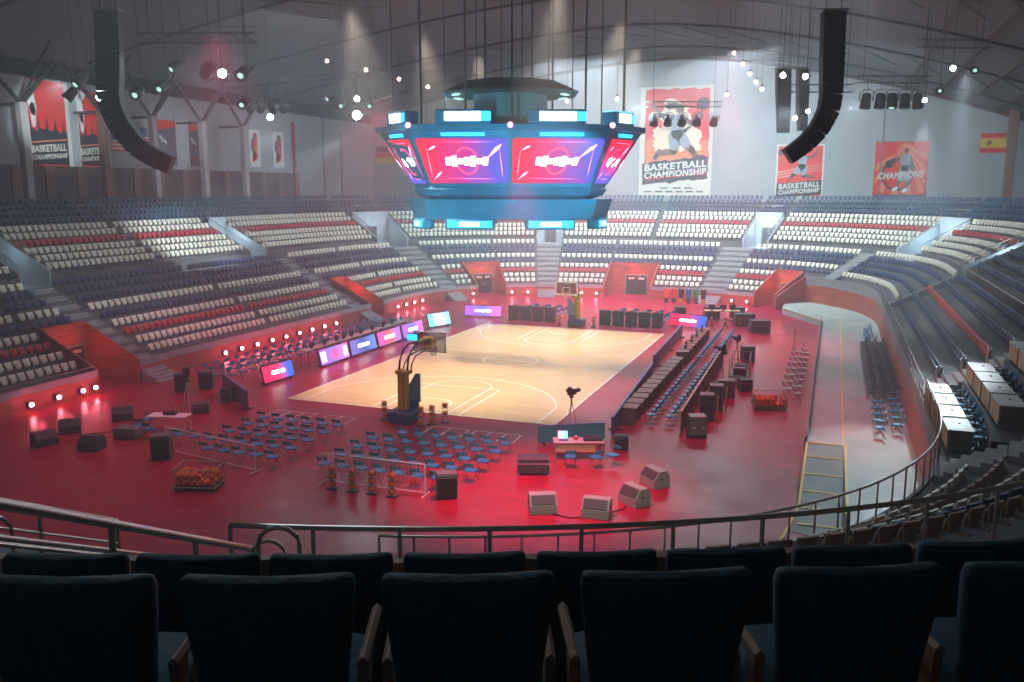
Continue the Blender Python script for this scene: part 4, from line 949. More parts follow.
b = MB(); b.tube([(10.9, -10.9, .02), (11.6, -11.05, .02), (12.0, -10.8, .02)], .02, 5); b.tube([(12.8, -10.0, .02), (13.1, -9.6, .02), (13.1, -9.2, .02)], .02, 5); tag(obj('cable', b, 'black'), 'black cable linking the floor monitors near the bottom', 'cable')
b = MB(); b.tube([(-12.8, -9.6, .02), (-11.5, -8.4, .02), (-10.9, -7.0, .02)], .02, 5); tag(obj('cable', b, 'black'), 'black cable between the dark floor monitors on the left', 'cable')
# ------------------------------------------------------------------ control table, camera tripods, frames, cages
t = thing('control_table', 'grey-topped table with tan front and a mixing desk on it', 'table', (9.95, -4.45, 0), SY)
b = MB(); b.cbox((0, 0, .76), (2.1, .8, .05), .01); obj('table_top', b, 'tabletop', t)
b = MB(); b.cbox((-.15, -.3, .52), (1.7, .04, .34), .01); obj('front_panel', b, 'tan', t)
for sx in (-.95, .95):
    for sy in (-.33, .33): b = MB(); b.cbox((sx, sy, .37), (.05, .05, .74), .01); obj('leg', b, 'railp', t)
t = thing('mixing_desk', 'black mixing desk on the right half of the control table', 'mixing desk', (10.5, -4.2, .785), SY)
b = MB(); b.cbox((0, 0, .07), (.8, .5, .12), .02, 0, R(6)); obj('body', b, 'black', t); b = MB()
for i in range(8): b.box((-.33 + i * .094, -.08, .145), (.03, .1, .02))
obj('faders', b, 'dgrey', t)
t = thing('red_box', 'small red box between glowing screen and mixing desk', 'box', (9.82, -4.4, .785), SY); b = MB(); b.cbox((0, 0, .06), (.18, .14, .12), .02); obj('body', b, 'redp', t); b = MB(); b.cbox((0, 0, .13), (.1, .08, .03), .01); obj('lid', b, 'white', t)
t = thing('laptop', 'small glowing red and blue screen on the left end of control table', 'screen', (9.35, -4.7, .785), SY)
b = MB(); b.cbox((0, -.02, .015), (.36, .26, .03), .005); obj('keyboard_base', b, 'black', t); b = MB(); b.cbox((0, .12, .2), (.44, .03, .36), .01); q = obj('lid', b, 'black', t)
b = MB(); b.box((-.1, .1, .2), (.2, .012, .32)); obj('display', b, 'ledpink', q); b = MB(); b.box((.1, .1, .2), (.2, .012, .32)); obj('display', b, 'ledblue2', q)
t = thing('side_table', 'small white-topped table with black device, on the left floor', 'table', (-9.0, -7.2, 0), SY - .1)
b = MB(); b.cbox((0, 0, .76), (1.9, .75, .04), .01); obj('table_top', b, 'white', t)
for sx in (-.88, .88):
    for sy in (-.32, .32): b = MB(); b.tube([(sx, sy, 0), (sx, sy, .75)], .02, 5); obj('leg', b, 'white', t)
t = thing('mixing_desk', 'black device with antenna on the small white-topped table', 'device', (-9.0, -7.1, .782), SY)
b = MB(); b.cbox((0, 0, .06), (.6, .4, .12), .02); obj('body', b, 'black', t); b = MB(); b.tube([(.05, .1, .1), (.05, .1, .45)], .012, 5); obj('antenna', b, 'black', t)
def tripod(loc, rz, h, label, legm='white'):
    t = thing('camera_tripod', label, 'camera', loc, rz)
    for k in range(3):
        a_ = 2 * PI * k / 3 + .4; b = MB(); b.tube([(.32 * math.cos(a_), .32 * math.sin(a_), 0), (.04 * math.cos(a_), .04 * math.sin(a_), h * .8)], .02, 6); obj('leg', b, legm, t)
    b = MB(); b.tube([(0, 0, h * .75), (0, 0, h)], .035, 8); b.cbox((0, 0, h * .99), (.16, .16, .1), .02); obj('head', b, 'black', t)
    b = MB(); b.cbox((0, .04, h + .2), (.26, .5, .26), .04); b.cbox((0, -.16, h + .4), (.16, .22, .14), .03); obj('camera_body', b, 'black', t)
    b = MB(); b.tube([(0, .28, h + .2), (0, .52, h + .2), (0, .6, h + .2)], [.07, .08, .11], 10); obj('lens', b, 'black', t)
    b = MB(); b.cbox((-.2, -.05, h + .26), (.1, .16, .12), .02); obj('viewfinder', b, 'dgrey', t)
    b = MB(); b.tube([(.05, -.1, h), (.28, -.5, h - .12)], .012, 5); obj('pan_handle', b, 'railp', t); return t
tripod((8.5, -.6, 0), -.3, 1.65, 'black video camera on a pale tripod behind the control table')
tripod((-11.0, -3.6, 0), .9, 1.75, 'black video camera on a pale tripod at left below the doorway stairs')
tripod((13.75, 12.6, 0), .8, 1.75, 'black video camera with green cloth, nearer of the two by the scaffold cart', 'railp'); tripod((14.3, 15.6, 0), .6, 1.9, 'black video camera, farther of the two by the scaffold cart', 'railp')
b = MB(); b.ball((13.9, 12.75, 1.72), .15); o = obj('cloth', b, 'green'); o.scale = (1, 1, 1); tag(o, 'green cloth bundle on the nearer video camera by the cart', 'cloth')
# scaffold cart
t = thing('scaffold_cart', 'metal scaffold cart with crossbars right of the barrier', 'cart', (14.75, 13.2, 0), .05)
for sx in (-.55, .55):
    for sy in (-1.3, 1.3): b = MB(); b.tube([(sx, sy, 0), (sx, sy, 1.5)], .03, 6); obj('upright', b, 'tan', t)
b = MB()
for z in (.45, 1.0, 1.5):
    for sx in (-.55, .55): b.tube([(sx, -1.3, z), (sx, 1.3, z)], .022, 5)
    for sy in (-1.3, 1.3): b.tube([(-.55, sy, z), (.55, sy, z)], .022, 5)
obj('crossbars', b, 'railp', t); b = MB(); b.cbox((0, 0, .48), (1.05, 2.5, .05), .01); obj('deck', b, 'case', t)
for z, y in ((.7, -.6), (.7, .5)): b = MB(); b.cbox((0, y, z), (.7, .7, .4), .03); obj('load_box', b, 'dgrey', t)
# white frames with nets
def net_frame(loc, rz, L, h, label, dense=False):
    t = thing('net_frame', label, 'frame', loc, rz)
    for sx in (-L / 2, L / 2): b = MB(); b.tube([(sx, 0, 0), (sx, 0, h)], .028, 6); obj('post', b, 'white', t)
    b = MB(); b.tube([(-L / 2, 0, h), (L / 2, 0, h)], .028, 6); obj('top_bar', b, 'white', t); b = MB(); b.tube([(-L / 2, 0, .12), (L / 2, 0, .12)], .02, 6); obj('bottom_bar', b, 'white', t)
    for sx in (-L / 2, L / 2): b = MB(); b.tube([(sx, -.35, .03), (sx, .35, .03)], .025, 6); obj('foot', b, 'white', t)
    b = MB(); n = int(L / .16)
    for i in range(1, n): b.tube([(-L / 2 + i * L / n, 0, .12 if not dense else h * .45), (-L / 2 + i * L / n, 0, h)], .004 if not dense else .008, 3)
    for z in np.arange(.3, h, .16 if not dense else .4): b.tube([(-L / 2, 0, z), (L / 2, 0, z)], .004, 3)
    obj('net', b, 'net', t); return t
net_frame((-4.2, -10.3, 0), -.18, 5.4, 1.1, 'white low net frame behind the left ball cage')
net_frame((3.8, -10.85, 0), .02, 4.3, 1.2, 'white low net frame right behind the four ball stands', True)
def ball_cage(loc, rz, label, what):
    t = thing('ball_cage', label, 'ball cage', loc, rz); w_, d_, h = 1.6, 1.1, .82
    b = MB()
    for sx in (-1, 1):
        for sy in (-1, 1): b.tube([(sx * w_ / 2, sy * d_ / 2, .1), (sx * w_ / 2, sy * d_ / 2, h)], .022, 6)
    for z in (.14, h):
        b.tube([(-w_ / 2, -d_ / 2, z), (w_ / 2, -d_ / 2, z), (w_ / 2, d_ / 2, z), (-w_ / 2, d_ / 2, z), (-w_ / 2, -d_ / 2, z)], .02, 6)
    obj('frame', b, 'tan', t)
    b = MB()
    for x in np.linspace(-w_ / 2, w_ / 2, 13)[1:-1]:
        for sy in (-1, 1): b.tube([(x, sy * d_ / 2, .14), (x, sy * d_ / 2, h)], .005, 3)
    for y in np.linspace(-d_ / 2, d_ / 2, 9)[1:-1]:
        for sx in (-1, 1): b.tube([(sx * w_ / 2, y, .14), (sx * w_ / 2, y, h)], .005, 3)
    obj('wire_sides', b, 'railp', t); b = MB(); b.cbox((0, 0, .13), (w_, d_, .04), .01); obj('bottom_tray', b, 'dgrey', t)
    for sx in (-1, 1):
        for sy in (-1, 1): b = MB(); b.tube([(sx * w_ * .45 - .02, sy * d_ * .43, .055), (sx * w_ * .45 + .02, sy * d_ * .43, .055)], .055, 10); obj('caster', b, 'black', t)
    rnd = random.Random(5)
    for iz in range(2):
        for ix in range(6):
            for iy in range(4):
                x = -w_ / 2 + .15 + ix * .26 ; y = -d_ / 2 + .15 + iy * .265
                if iz and rnd.random() < .35: continue
                p = Matrix.Rotation(rz, 3, 'Z') @ Vector((x, y, 0)); ballobj((loc[0] + p.x, loc[1] + p.y, .275 + iz * .25), 'orange basketball, %s layer inside the %s' % ('bottom' if iz == 0 else 'top', what), 'orange basketballs, %s layer inside the %s' % ('bottom' if iz == 0 else 'top', what))
ball_cage((-2.5, -12.9, 0), .32, 'wire ball cage full of basketballs on the left floor', 'left ball cage')
ball_cage((16.85, 7.0, 0), .25, 'wire ball cage full of basketballs on the right floor', 'right ball cage')
# tipped board and cases at left
plain_board((-11.9, .2), (-7.9, -2.9), .95, 'screenback', 'slanting grey-violet board, its back to the camera, left of court')
box_case('flight_case', (-10.0, -3.9, 0), (.85, .7, .5), SY + .3, 'low dark pile of gear beside the slanting grey-violet board', 'gear', 'dgrey'); box_case('flight_case', (-10.2, -1.6, 0), (.62, .5, .75), SY, 'small black case left of the slanting board', 'flight case', 'black')
for i, (x, y) in enumerate(((-14.2, -.4), (-13.3, .5))): box_case('loudspeaker', (x, y, 0), (.8, .5, 1.0), SY + .2, 'grey loudspeaker near the left blue chairs, ' + ('left one of the pair' if i == 0 else 'right one of the pair'), 'loudspeaker', 'case', 'spk')
b = MB(); b.tube([(0, 0, 0), (0, 0, 1.0), (0, 0, 1.05)], [.05, .05, .03], 8); o = obj('bollard', b, 'orange'); o.location = (17.2, 27.5, 0); tag(o, 'thin orange bollard left of the platform rail', 'bollard')
# coloured jerseys on a rail
t = thing('clothes_rail', 'rail with coloured jerseys in front of the far wall', 'clothes rail', (6.3, 45.2, 0), .1)
b = MB(); b.tube([(-2.1, 0, 0), (-2.1, 0, 1.75), (2.1, 0, 1.75), (2.1, 0, 0)], .025, 6); obj('rail_frame', b, 'railp', t)
for i, (c_, nm) in enumerate((('orange', 'orange'), ('redp', 'red'), ('black', 'black, third along'), ('cblue', 'bright blue'), ('green', 'green'), ('black', 'black, at the right end'))):
    x = -1.75 + i * .7
    t = thing('jersey', '%s sleeveless jersey hanging on the far rail' % nm, 'jersey', (6.3 + x * math.cos(.1), 45.2 + x * math.sin(.1), .0), .1)
    b = MB(); P = [(-.22, .75), (.22, .75), (.24, 1.3), (.3, 1.42), (.26, 1.62), (.12, 1.7), (.06, 1.58), (-.06, 1.58), (-.12, 1.7), (-.26, 1.62), (-.3, 1.42), (-.24, 1.3)]
    n = len(P); b.add([(x_, -.05, z) for x_, z in P] + [(x_, .05, z) for x_, z in P], [tuple(range(n)), tuple(range(n, 2 * n))[::-1]] + [(k, k + n, (k + 1) % n + n, (k + 1) % n) for k in range(n)]); obj('body', b, c_, t)
    b = MB(); b.cbox((0, 0, .5), (.4, .08, .5), .02); obj('shorts', b, 'yellow' if i in (2, 5) else 'dgrey', t)
t = thing('work_table', 'far table with gear between the dark cases', 'table', (10.8, 37.3, 0), SY - .1)
b = MB(); b.cbox((0, 0, .8), (3.0, .9, .06), .01); obj('table_top', b, 'tan', t)
for sx in (-1.4, 1.4): b = MB(); b.cbox((sx, 0, .4), (.06, .8, .78), .01); obj('leg', b, 'cframe', t)
for i, x in enumerate((-.9, .1, .9)):
    t = thing('monitor', 'monitor on the far table, %s one' % ('left', 'middle', 'right')[i], 'monitor', (10.8 + x * .93, 37.3 + x * .35, .83), SY)
    b = MB(); b.cbox((0, 0, .3), (.55, .06, .38), .01); obj('screen', b, 'black' if i != 1 else 'navy', t); b = MB(); b.cbox((0, 0, .05), (.2, .18, .1), .01); obj('stand', b, 'cframe', t)
for i in range(3): ball_tree((10.4 + i * 1.1, 33.6 + i * .3, 0), 'ball stand near the far work table, %s one' % OD[i], 'orange basketball, %s from the bottom, on far table ball stand ' + str(('left', 'middle', 'right')[i]), (.25, .6))

# ------------------------------------------------------------------ grey platform with ramp on the right
PZ = .5
edge = [(15.4, 49.6), (15.45, 43.2), (18.9, 36.3), (18.9, -.4), (20.45, -.4), (20.45, -10.5), (18.2, -14.5)]
inn = [tuple(at(s, 3.95)[:2]) for s in srange(81.35, 141.5, 1.0)]
b = MB(); P = edge + inn[::-1]; n = len(P); b.add([(x, y, PZ) for x, y in P] + [(x, y, 0) for x, y in P], [tuple(range(n))[::-1]] + [(i, (i + 1) % n, (i + 1) % n + n, i + n) for i in range(n)])
pf = struct('platform', b, 'platform', 'raised grey platform along the right side')
b = MB(); b.add([(18.9, -.4, PZ), (20.44, -.4, PZ), (20.44, -10.3, .02), (18.75, -9.6, .02), (18.85, -7.5, .15), (18.9, -.4, 0), (20.44, -.4, 0), (20.44, -10.3, 0), (18.75, -9.6, 0), (18.85, -7.5, 0)], [(0, 4, 3, 2, 1), (0, 5, 9, 4), (4, 9, 8, 3), (3, 8, 7, 2), (1, 2, 7, 6)])
struct('ramp', b, 'rampgrey', 'grey ramp with yellow lines sloping down to the red floor')
def rampz(y): return max(.02, PZ + (y + .4) * (PZ - .02) / 9.9) + .008
b = MB()
def bar3(b, p, q, w_): 
    p = Vector(p); q = Vector(q); d = (q - p).normalized(); n_ = Vector((-d.y, d.x, 0)).normalized() * w_ / 2; b.add([p + n_, p - n_, q - n_, q + n_, p + n_ - Vector((0, 0, .03)), p - n_ - Vector((0, 0, .03)), q - n_ - Vector((0, 0, .03)), q + n_ - Vector((0, 0, .03))], [(0, 1, 2, 3), (0, 4, 5, 1), (3, 2, 6, 7)])
for y in (-.45, -2.2, -4.2, -6.0, -7.6, -9.0): bar3(b, (18.9, y, rampz(y) + .01), (20.44, y, rampz(y) + .01), .12)
bar3(b, (18.92, -.4, PZ + .02), (18.88, -7.5, rampz(-7.5) + .02), .09); bar3(b, (18.88, -7.5, rampz(-7.5) + .02), (18.5, -10.2, .04), .09); bar3(b, (18.5, -10.2, .04), (17.8, -12.4, .03), .09); bar3(b, (20.44, -.4, PZ + .02), (20.44, -10.3, PZ + .01), .1)
bar3(b, (20.36, -.4, PZ + .015), (20.36, 36.6, PZ + .015), .08); bar3(b, (18.95, 36.2, PZ + .015), (20.36, 36.2, PZ + .015), .07); bar3(b, (15.5, 43.1, PZ + .015), (18.9, 36.35, PZ + .015), .08)
struct('trim_10', b, 'yline', 'yellow lines on the ramp and platform')
t = thing('kerb_rail', 'low dark kerb and handrail along the left edge of the platform', 'railing', (18.86, 0, 0))
b = MB(); b.cbox((0, 17.9, .36), (.12, 36.4, .72), .01); obj('kerb', b, 'fascia', t); b = MB(); b.tube([(0, -.2, 1.0), (0, 36.1, 1.0)], .02, 6); obj('top_rail', b, 'railp', t)
for y in np.arange(0, 36.3, 4.0): b = MB(); b.tube([(0, y, .6), (0, y, 1.0)], .018, 5); obj('post', b, 'railp', t)
CMd = chair_one('cframe', 'cframe'); CMd.name = 'stacking_chair'
CMp = chair_one('palechair', 'palechair')
for i in range(5): chair1((21.85, 1.4 + i * 1.25, PZ), PI / 2, 'bright blue folding chair on the platform, %s from the near end' % OD[i], None)
for i in range(5): chair1((22.6, 2.2 + i * 1.25, PZ), PI / 2 , 'blue folding chair close to the tall red wall, %s from the near end' % OD[i])
for i in range(26):
    for j in range(3):
        sect = 'nearer' if i < 13 else 'farther'; lab = 'dark stacking chair on the platform, %s column, %s part' % (('left', 'middle', 'wall-side')[j], sect)
        chair1((21.75 + j * .5, 8.6 + i * .62, PZ), PI / 2, lab, lab.replace('chair ', 'chairs '), CMd)
for i in range(6): chair1((22.1, 25.2 + i * 1.0, PZ), PI / 2, 'dark blue chair at the far end of the platform stack, %s one' % OD[i])
for i in range(9): chair1((18.15, 9.0 + i * 1.75, 0), -PI / 2 + .2, 'pale grey chair on the red floor beside the platform, %s from near end' % OD[i], None, CMp)
for i in range(7): chair1((17.6, 10.0 + i * 1.9, 0), -PI / 2 + .2, 'pale grey chair in the left column beside the platform, %s from near end' % OD[i], None, CMp)

# ------------------------------------------------------------------ media tables with office chairs at the right
def media_table():
    t = thing('media_table', 'x', 'table')     # long side along local Y
    b = MB(); b.cbox((0, 0, .74), (.78, 1.66, .05), .01); obj('table_top', b, 'tabletop', t)
    b = MB(); b.box((-.36, 0, .44), (.04, 1.6, .62)); obj('front_panel', b, 'tan', t)
    for sy in (-.78, .78): b = MB(); b.cbox((0, sy, .36), (.66, .05, .72), .01); obj('side_panel', b, 'case', t)
    b = MB(); b.tube([(.05, .1, .765), (.05, .1, .79)], .04, 10); obj('cable_grommet', b, 'black', t); return t
def office_chair():
    t = thing('office_chair', 'x', 'chair')
    b = MB(); b.loft([sring(0, 0, .42, .22, .22), sring(0, 0, .45, .25, .24), sring(0, 0, .5, .24, .23)]); obj('seat', b, 'deepblue', t, True)
    b = MB(); b.loft([sring(0, .2 + .06 * k, .56 + k * .12, .2 + .03 * math.sin(k * 1.0), .05) for k in range(4)]); obj('backrest', b, 'deepblue', t, True)
    b = MB(); b.tube([(0, 0, .12), (0, 0, .42)], .03, 8); b.cbox((0, .18, .5), (.06, .06, .3), .01); obj('column', b, 'black', t)
    for k in range(5): a_ = 2 * PI * k / 5; b = MB(); b.tube([(0, 0, .12), (.26 * math.cos(a_), .26 * math.sin(a_), .06), (.28 * math.cos(a_), .28 * math.sin(a_), .03)], .025, 6); obj('base_arm', b, 'black', t)
    for sx in (-.25, .25): b = MB(); b.cbox((sx, .02, .66), (.04, .26, .03), .01); b.cbox((sx, .05, .55), (.03, .04, .22), .005); obj('armrest', b, 'black', t)
    return t
mt = Placer(media_table()); oc = Placer(office_chair())
for r_, (xx, zz) in enumerate(((23.58, 2.89), (24.94, 3.81), (26.3, 4.73))):
    for i in range(4):
        y = -2.25 - i * 1.84
        w_ = ('front row by the wall', 'second row', 'third row, highest')[r_]
        mt((xx, y, zz), -.0, 'grey-topped tan media table, %s, %s from the stairs' % (w_, OD[i]))
        for j in (0, 1): oc((xx + .64, y - .42 + j * .84, zz), -PI / 2 + (.15 if j else -.1), 'dark blue office chair at media tables, %s, %s from the stairs' % (w_, OD[i * 2 + j]))

# ------------------------------------------------------------------ wall lights
def wall_light(s, label, d=-.06):
    rz = facing(s); t = thing('wall_light', label, 'light', at(s, d, .45), rz)
    b = MB(); b.cbox((0, -.04, 0), (.34, .16, .34), .03); obj('housing', b, 'black', t)
    b = MB(); b.ball((0, -.16, 0), .11, 10, 6); obj('lens', b, 'lampred', t, True)
    point('wall_lamp', at(s, d - .7, .7), 34, (1, .10, .18), .1)
for i, s in enumerate((-2.1, -.4, 1.15, 2.0)): wall_light(s, 'glowing red wall light, %s from the left edge, near left wall' % OD[i])
for i, s in enumerate((12.8, 14.5, 16.2, 17.9, 19.6, 21.3, 23.0, 24.7, 26.4)): wall_light(s, 'glowing red wall light, %s of the long left row' % OD[i])
for i, s in enumerate((37.0, 38.7, 40.3, 41.9)): wall_light(s, 'glowing red wall light, %s of four in far left group' % OD[i])
for i, s in enumerate((49.3, 53.7, 55.4)): wall_light(s, 'glowing pink-red wall light by the corner doorway, %s of three' % OD[i])
for i, s in enumerate((61.1, 62.7)): wall_light(s, 'glowing red wall light just right of the far hoop, %s' % ('left one', 'right one')[i])
for i, s in enumerate((76.8, 78.4)): wall_light(s, 'glowing red wall light by the last far doorway, %s' % ('left one', 'right one')[i])

# ------------------------------------------------------------------ banners and flags
def limb(p, q, r0, r1, n=7):
    p = Vector((*p, 0)); q = Vector((*q, 0)); d = (q - p); a0 = math.atan2(d.y, d.x); out = []
    for k in range(n): a_ = a0 + PI / 2 + PI * k / (n - 1); out.append((p.x + r0 * math.cos(a_), p.y + r0 * math.sin(a_)))
    for k in range(n): a_ = a0 - PI / 2 + PI * k / (n - 1); out.append((q.x + r1 * math.cos(a_), q.y + r1 * math.sin(a_)))
    return out
def banner(loc, rz, w_, h, label, base, layers, texts=(), name='banner'):
    """face looks along local -Y; layer polygons in 0..1 units of the width (x) and height (z)"""
    t = thing(name, label, 'banner' if name == 'banner' else 'flag', loc, rz)
    b = MB(); b.box((w_ / 2, .05, h / 2), (w_, .06, h)); obj('cloth', b, base, t)
    for k, (nm, m_, polys) in enumerate(layers):
        b = MB(); y = .015 - .006 * k
        for P in polys: n = len(P); b.add([(x * w_, y, z * h) for x, z in P], [tuple(range(n))])
        obj(nm, b, m_, t)
    for k, (txt, x, z, size, m_, sh, rot) in enumerate(texts):
        me = text_mesh(txt, size, .01, sh, 1.08, .03 * size); wd = max(v.co.x for v in me.vertices) - min(v.co.x for v in me.vertices); me.transform(Matrix.Scale((.86 if 'KET' not in txt or h > 6.9 else .86) * w_ / wd * (1 if z < .5 else 1), 4, (1, 0, 0))); me.transform(Matrix.Translation((x * w_, -.06, z * h)) @ Matrix.Rotation(rot, 4, 'Y') @ Matrix.Rotation(PI / 2, 4, 'X')); obj('lettering', me, m_, t)
    if name == 'banner':
        for sx in (.03, .97): b = MB(); b.tube([(sx * w_, .05, h), (sx * w_, .05, h + .5)], .02, 5); obj('hanging_strap', b, 'black', t)
        b = MB(); b.tube([(0, .05, h), (w_, .05, h)], .05, 6); obj('top_rod', b, 'railp', t)
    return t
for nm, c_ in (('bcream', (.75, .72, .62)), ('bred', (.85, .02, .015)), ('borange', (.9, .25, .10)), ('bdark', (.03, .03, .045)), ('bskin', (.22, .10, .07)), ('bjersey', (.35, .38, .45)), ('bglow', (.95, .75, .55)), ('bwhite', (.85, .85, .82)), ('bmid', (.10, .10, .14)), ('bblue', (.03, .05, .22)), ('byellow', (.8, .55, .04))): M[nm] = mat(nm + '_print', c_, .8)
circ = lambda x, z, r, a=1.0, n=20: [(x + r * math.cos(2 * PI * k / n), z + r * a * math.sin(2 * PI * k / n)) for k in range(n)]
asp = 8.9 / 13.2
S = lambda P: P
def player(dx=0, dz=0, s=1.0, k=.67, flip=1):      # leaping player silhouette; x scaled so that the figure is not squashed
    f = lambda p: (dx + flip * p[0] * s, dz + p[1] * s * k)
    L = lambda p, q, r0, r1: [(a_, dz + (b_ - dz)) for a_, b_ in [(f_[0], f_[1]) for f_ in [f(v) for v in limb(p, q, r0, r1)]]]
    skin = [L((-.10, .20), (-.30, .26), .05, .04), L((-.30, .26), (-.42, .44), .038, .03), L((.10, .18), (.26, .10), .05, .038), L((.26, .10), (.40, .28), .036, .03), [f(v) for v in circ(.03, .36, .075)],
            L((-.02, -.22), (-.05, -.34), .075, .06), L((-.05, -.36), (-.30, -.38), .06, .042), L((.10, -.20), (.26, -.34), .07, .055), L((.26, -.34), (.34, -.46), .05, .036)]
    jersey = [L((.0, .14), (.0, -.06), .125, .10), L((-.05, -.10), (-.05, -.26), .10, .085), L((.04, -.08), (.15, -.22), .10, .08)]
    shoes = [L((-.30, -.36), (-.37, -.46), .045, .04), L((.34, -.46), (.46, -.47), .045, .04)]
    return skin, jersey, shoes
sk, je, sh_ = player(.52, .60, .80)
ragged = lambda x0, z0, x1, z1, n=14, j=.012, sd=1: (lambda rn: [(x0 + (x1 - x0) * i / n, z0 + rn.uniform(-j, j)) for i in range(n)] + [(x1 + rn.uniform(-j, j), z0 + (z1 - z0) * i / n) for i in range(n)] + [(x1 - (x1 - x0) * i / n, z1 + rn.uniform(-j, j)) for i in range(n)] + [(x0 + rn.uniform(-j, j), z1 - (z1 - z0) * i / n) for i in range(n)])(random.Random(sd))
RT = R(-4)
skew = lambda P, a: [(x, z + a * (x - .5)) for x, z in P]
banner((-4.05, 70.915, 10.3), 0, 8.95, 13.3, 'tall basketball championship banner on the far wall, cream border, leaping player', 'bcream',
       [('red_field', 'bred', [ragged(.07, .30, .95, .97, 16, .01)]), ('orange_wash', 'borange', [ragged(.09, .31, .93, .52, 12, .02, 3)]), ('glow', 'bglow', [ragged(.2, .42, .84, .62, 12, .03, 9), ragged(.3, .6, .68, .84, 12, .04, 11), circ(.42, .84, .1, .5)]),
        ('shoe', 'bdark', sh_[:1]), ('shoe', 'bdark', sh_[1:]), ('player_skin', 'bskin', sk), ('player_kit', 'bjersey', je), ('ball', 'bdark', [circ(.86, .83, .085, .67)]), ('dark_block', 'bdark', [skew(ragged(.05, .13, .95, .33, 14, .012, 5), .07)]), ('red_line', 'bred', [skew([(.1, .175), (.92, .175), (.92, .185), (.1, .185)], .07)]),
        ('sponsor_marks', 'bmid', [[(x, .035), (x + .1, .035), (x + .1, .047), (x, .047)] for x in (.08, .24, .38, .52, .66, .8)] + [[(x, .068), (x + .11, .068), (x + .11, .08), (x, .08)] for x in (.3, .48, .64)])],
       [('BASKETBALL', .5, .275, 1.12, 'bwhite', .1, RT), ('CHAMPIONSHIP', .5, .205, 1.0, 'bwhite', .1, RT)])
sk, je, sh_ = player(.55, .62, .75, .8, -1)
banner((12.46, 70.915, 10.12), 0, 5.4, 6.3, 'basketball championship banner on far wall behind the right speaker array', 'bcream',
       [('red_field', 'bred', [ragged(.04, .04, .96, .96, 12, .008, 7)]), ('streaks', 'bglow', [skew([(.05, .42 + k * .05), (.95, .47 + k * .05), (.95, .475 + k * .05), (.05, .435 + k * .05)], .12) for k in range(3)]), ('player_skin', 'bskin', sk), ('player_kit', 'bjersey', je), ('ball', 'bdark', [circ(.1, .85, .07, .86)]), ('dark_block', 'bdark', [skew(ragged(.03, .03, .97, .30, 10, .01, 8), .08)])],
       [('BASKETBALL', .5, .23, .84, 'bwhite', .1, RT), ('CHAMPIONSHIP', .5, .12, .70, 'bwhite', .1, RT)])
f = lambda P: [(.58 + x * .62, .58 + z * .62) for x, z in P]
sk2 = [f(limb((-.14, .22), (-.34, .10), .05, .04)), f(limb((-.34, .10), (-.50, .04), .04, .03)), f(limb((.14, .22), (.24, .02), .05, .04)), f(limb((.24, .02), (.30, -.14), .04, .03)), f(circ(.02, .42, .075)), f(limb((-.1, -.36), (-.22, -.62), .07, .045)), f(limb((.08, -.36), (.06, -.66), .07, .045))]
je2 = [f(limb((0, .18), (0, -.05), .16, .13)), f(limb((-.04, -.12), (-.1, -.36), .12, .1)), f(limb((.06, -.12), (.09, -.36), .12, .1))]
rays = [[(.58, .9), (.58 + .9 * math.cos(R(a_)), .9 + .9 * math.sin(R(a_))), (.58 + .9 * math.cos(R(a_ + 9)), .9 + .9 * math.sin(R(a_ + 9)))] for a_ in range(200, 345, 18)]
clip = lambda P: [(min(max(x, .02), .98), min(max(z, .02), .98)) for x, z in P]
banner((23.3, 70.915, 10.17), 0, 5.55, 6.3, 'red champions banner on the far wall, player dribbling', 'bred',
       [('rays', 'borange', [clip(P) for P in rays]), ('glow', 'borange', [circ(.58, .82, .16)]), ('ring', 'bdark', [circ(.45, .42, .3)]), ('ring_inside', 'bred', [circ(.45, .42, .26)]), ('player_skin', 'bskin', [clip(P) for P in sk2]), ('player_kit', 'bjersey', je2), ('shoe', 'bwhite', [clip(f(limb((-.22, -.66), (-.30, -.70), .05, .05)))]), ('shoe', 'bwhite', [clip(f(limb((.06, -.70), (.0, -.74), .05, .05)))]), ('ball', 'bdark', [circ(.27, .60, .07)]), ('bottom_band', 'bmid', [[(0, 0), (1, 0), (1, .06), (0, .06)]])],
       [('CHAMPIONS', .5, .40, 1.0, 'bwhite', .15, R(-3))])
banner((33.9, 70.915, 15.1), .0, 2.7, 2.1, 'red and yellow striped flag with a small crest on the far wall', 'bred', [('yellow_band', 'byellow', [[(0, .25), (1, .25), (1, .75), (0, .75)]]), ('crest', 'bdark', [circ(.32, .5, .09, 1.5)]), ('crest_centre', 'bred', [circ(.32, .48, .05, 1.5)])], (), 'flag')
banner((-41.4, 70.915, 14.7), 0, 4.6, 2.3, 'black, red and gold flag on the far wall left of scoreboard', 'bdark', [('red_band', 'bred', [[(0, .333), (1, .333), (1, .667), (0, .667)]]), ('gold_band', 'byellow', [[(0, 0), (1, 0), (1, .333), (0, .333)]])], (), 'flag')
def usflag(y, w_, h, z, label): banner((XL + .1, y, z), PI / 2, w_, h, label, 'bwhite', [('red_stripes', 'bred', [[(0, k / 13), (1, k / 13), (1, (k + 1) / 13), (0, (k + 1) / 13)] for k in range(0, 13, 2)]), ('canton', 'bblue', [[(0, .46), (.4, .46), (.4, 1), (0, 1)]]), ('stars', 'bwhite', [circ(.04 + .066 * i, .52 + .1 * j, .012, w_ / h, 6) for i in range(6) for j in range(5)])], (), 'flag')
usflag(23.65, 2.6, 2.1, 14.5, 'striped red and white flag with blue corner on the left wall'); usflag(27.2, 2.4, 1.6, 15.2, 'smaller striped flag with blue corner, farther along the left wall')
sky = lambda x0, x1, z0, seed: (lambda rn: [(x0, z0 - .15)] + [(x0 + (x1 - x0) * i / 22, z0 + (rn.choice((0, .03, .05, .02)) if i % 5 else .16 + rn.random() * .06)) for i in range(23)] + [(x1, z0 - .15)])(random.Random(seed))
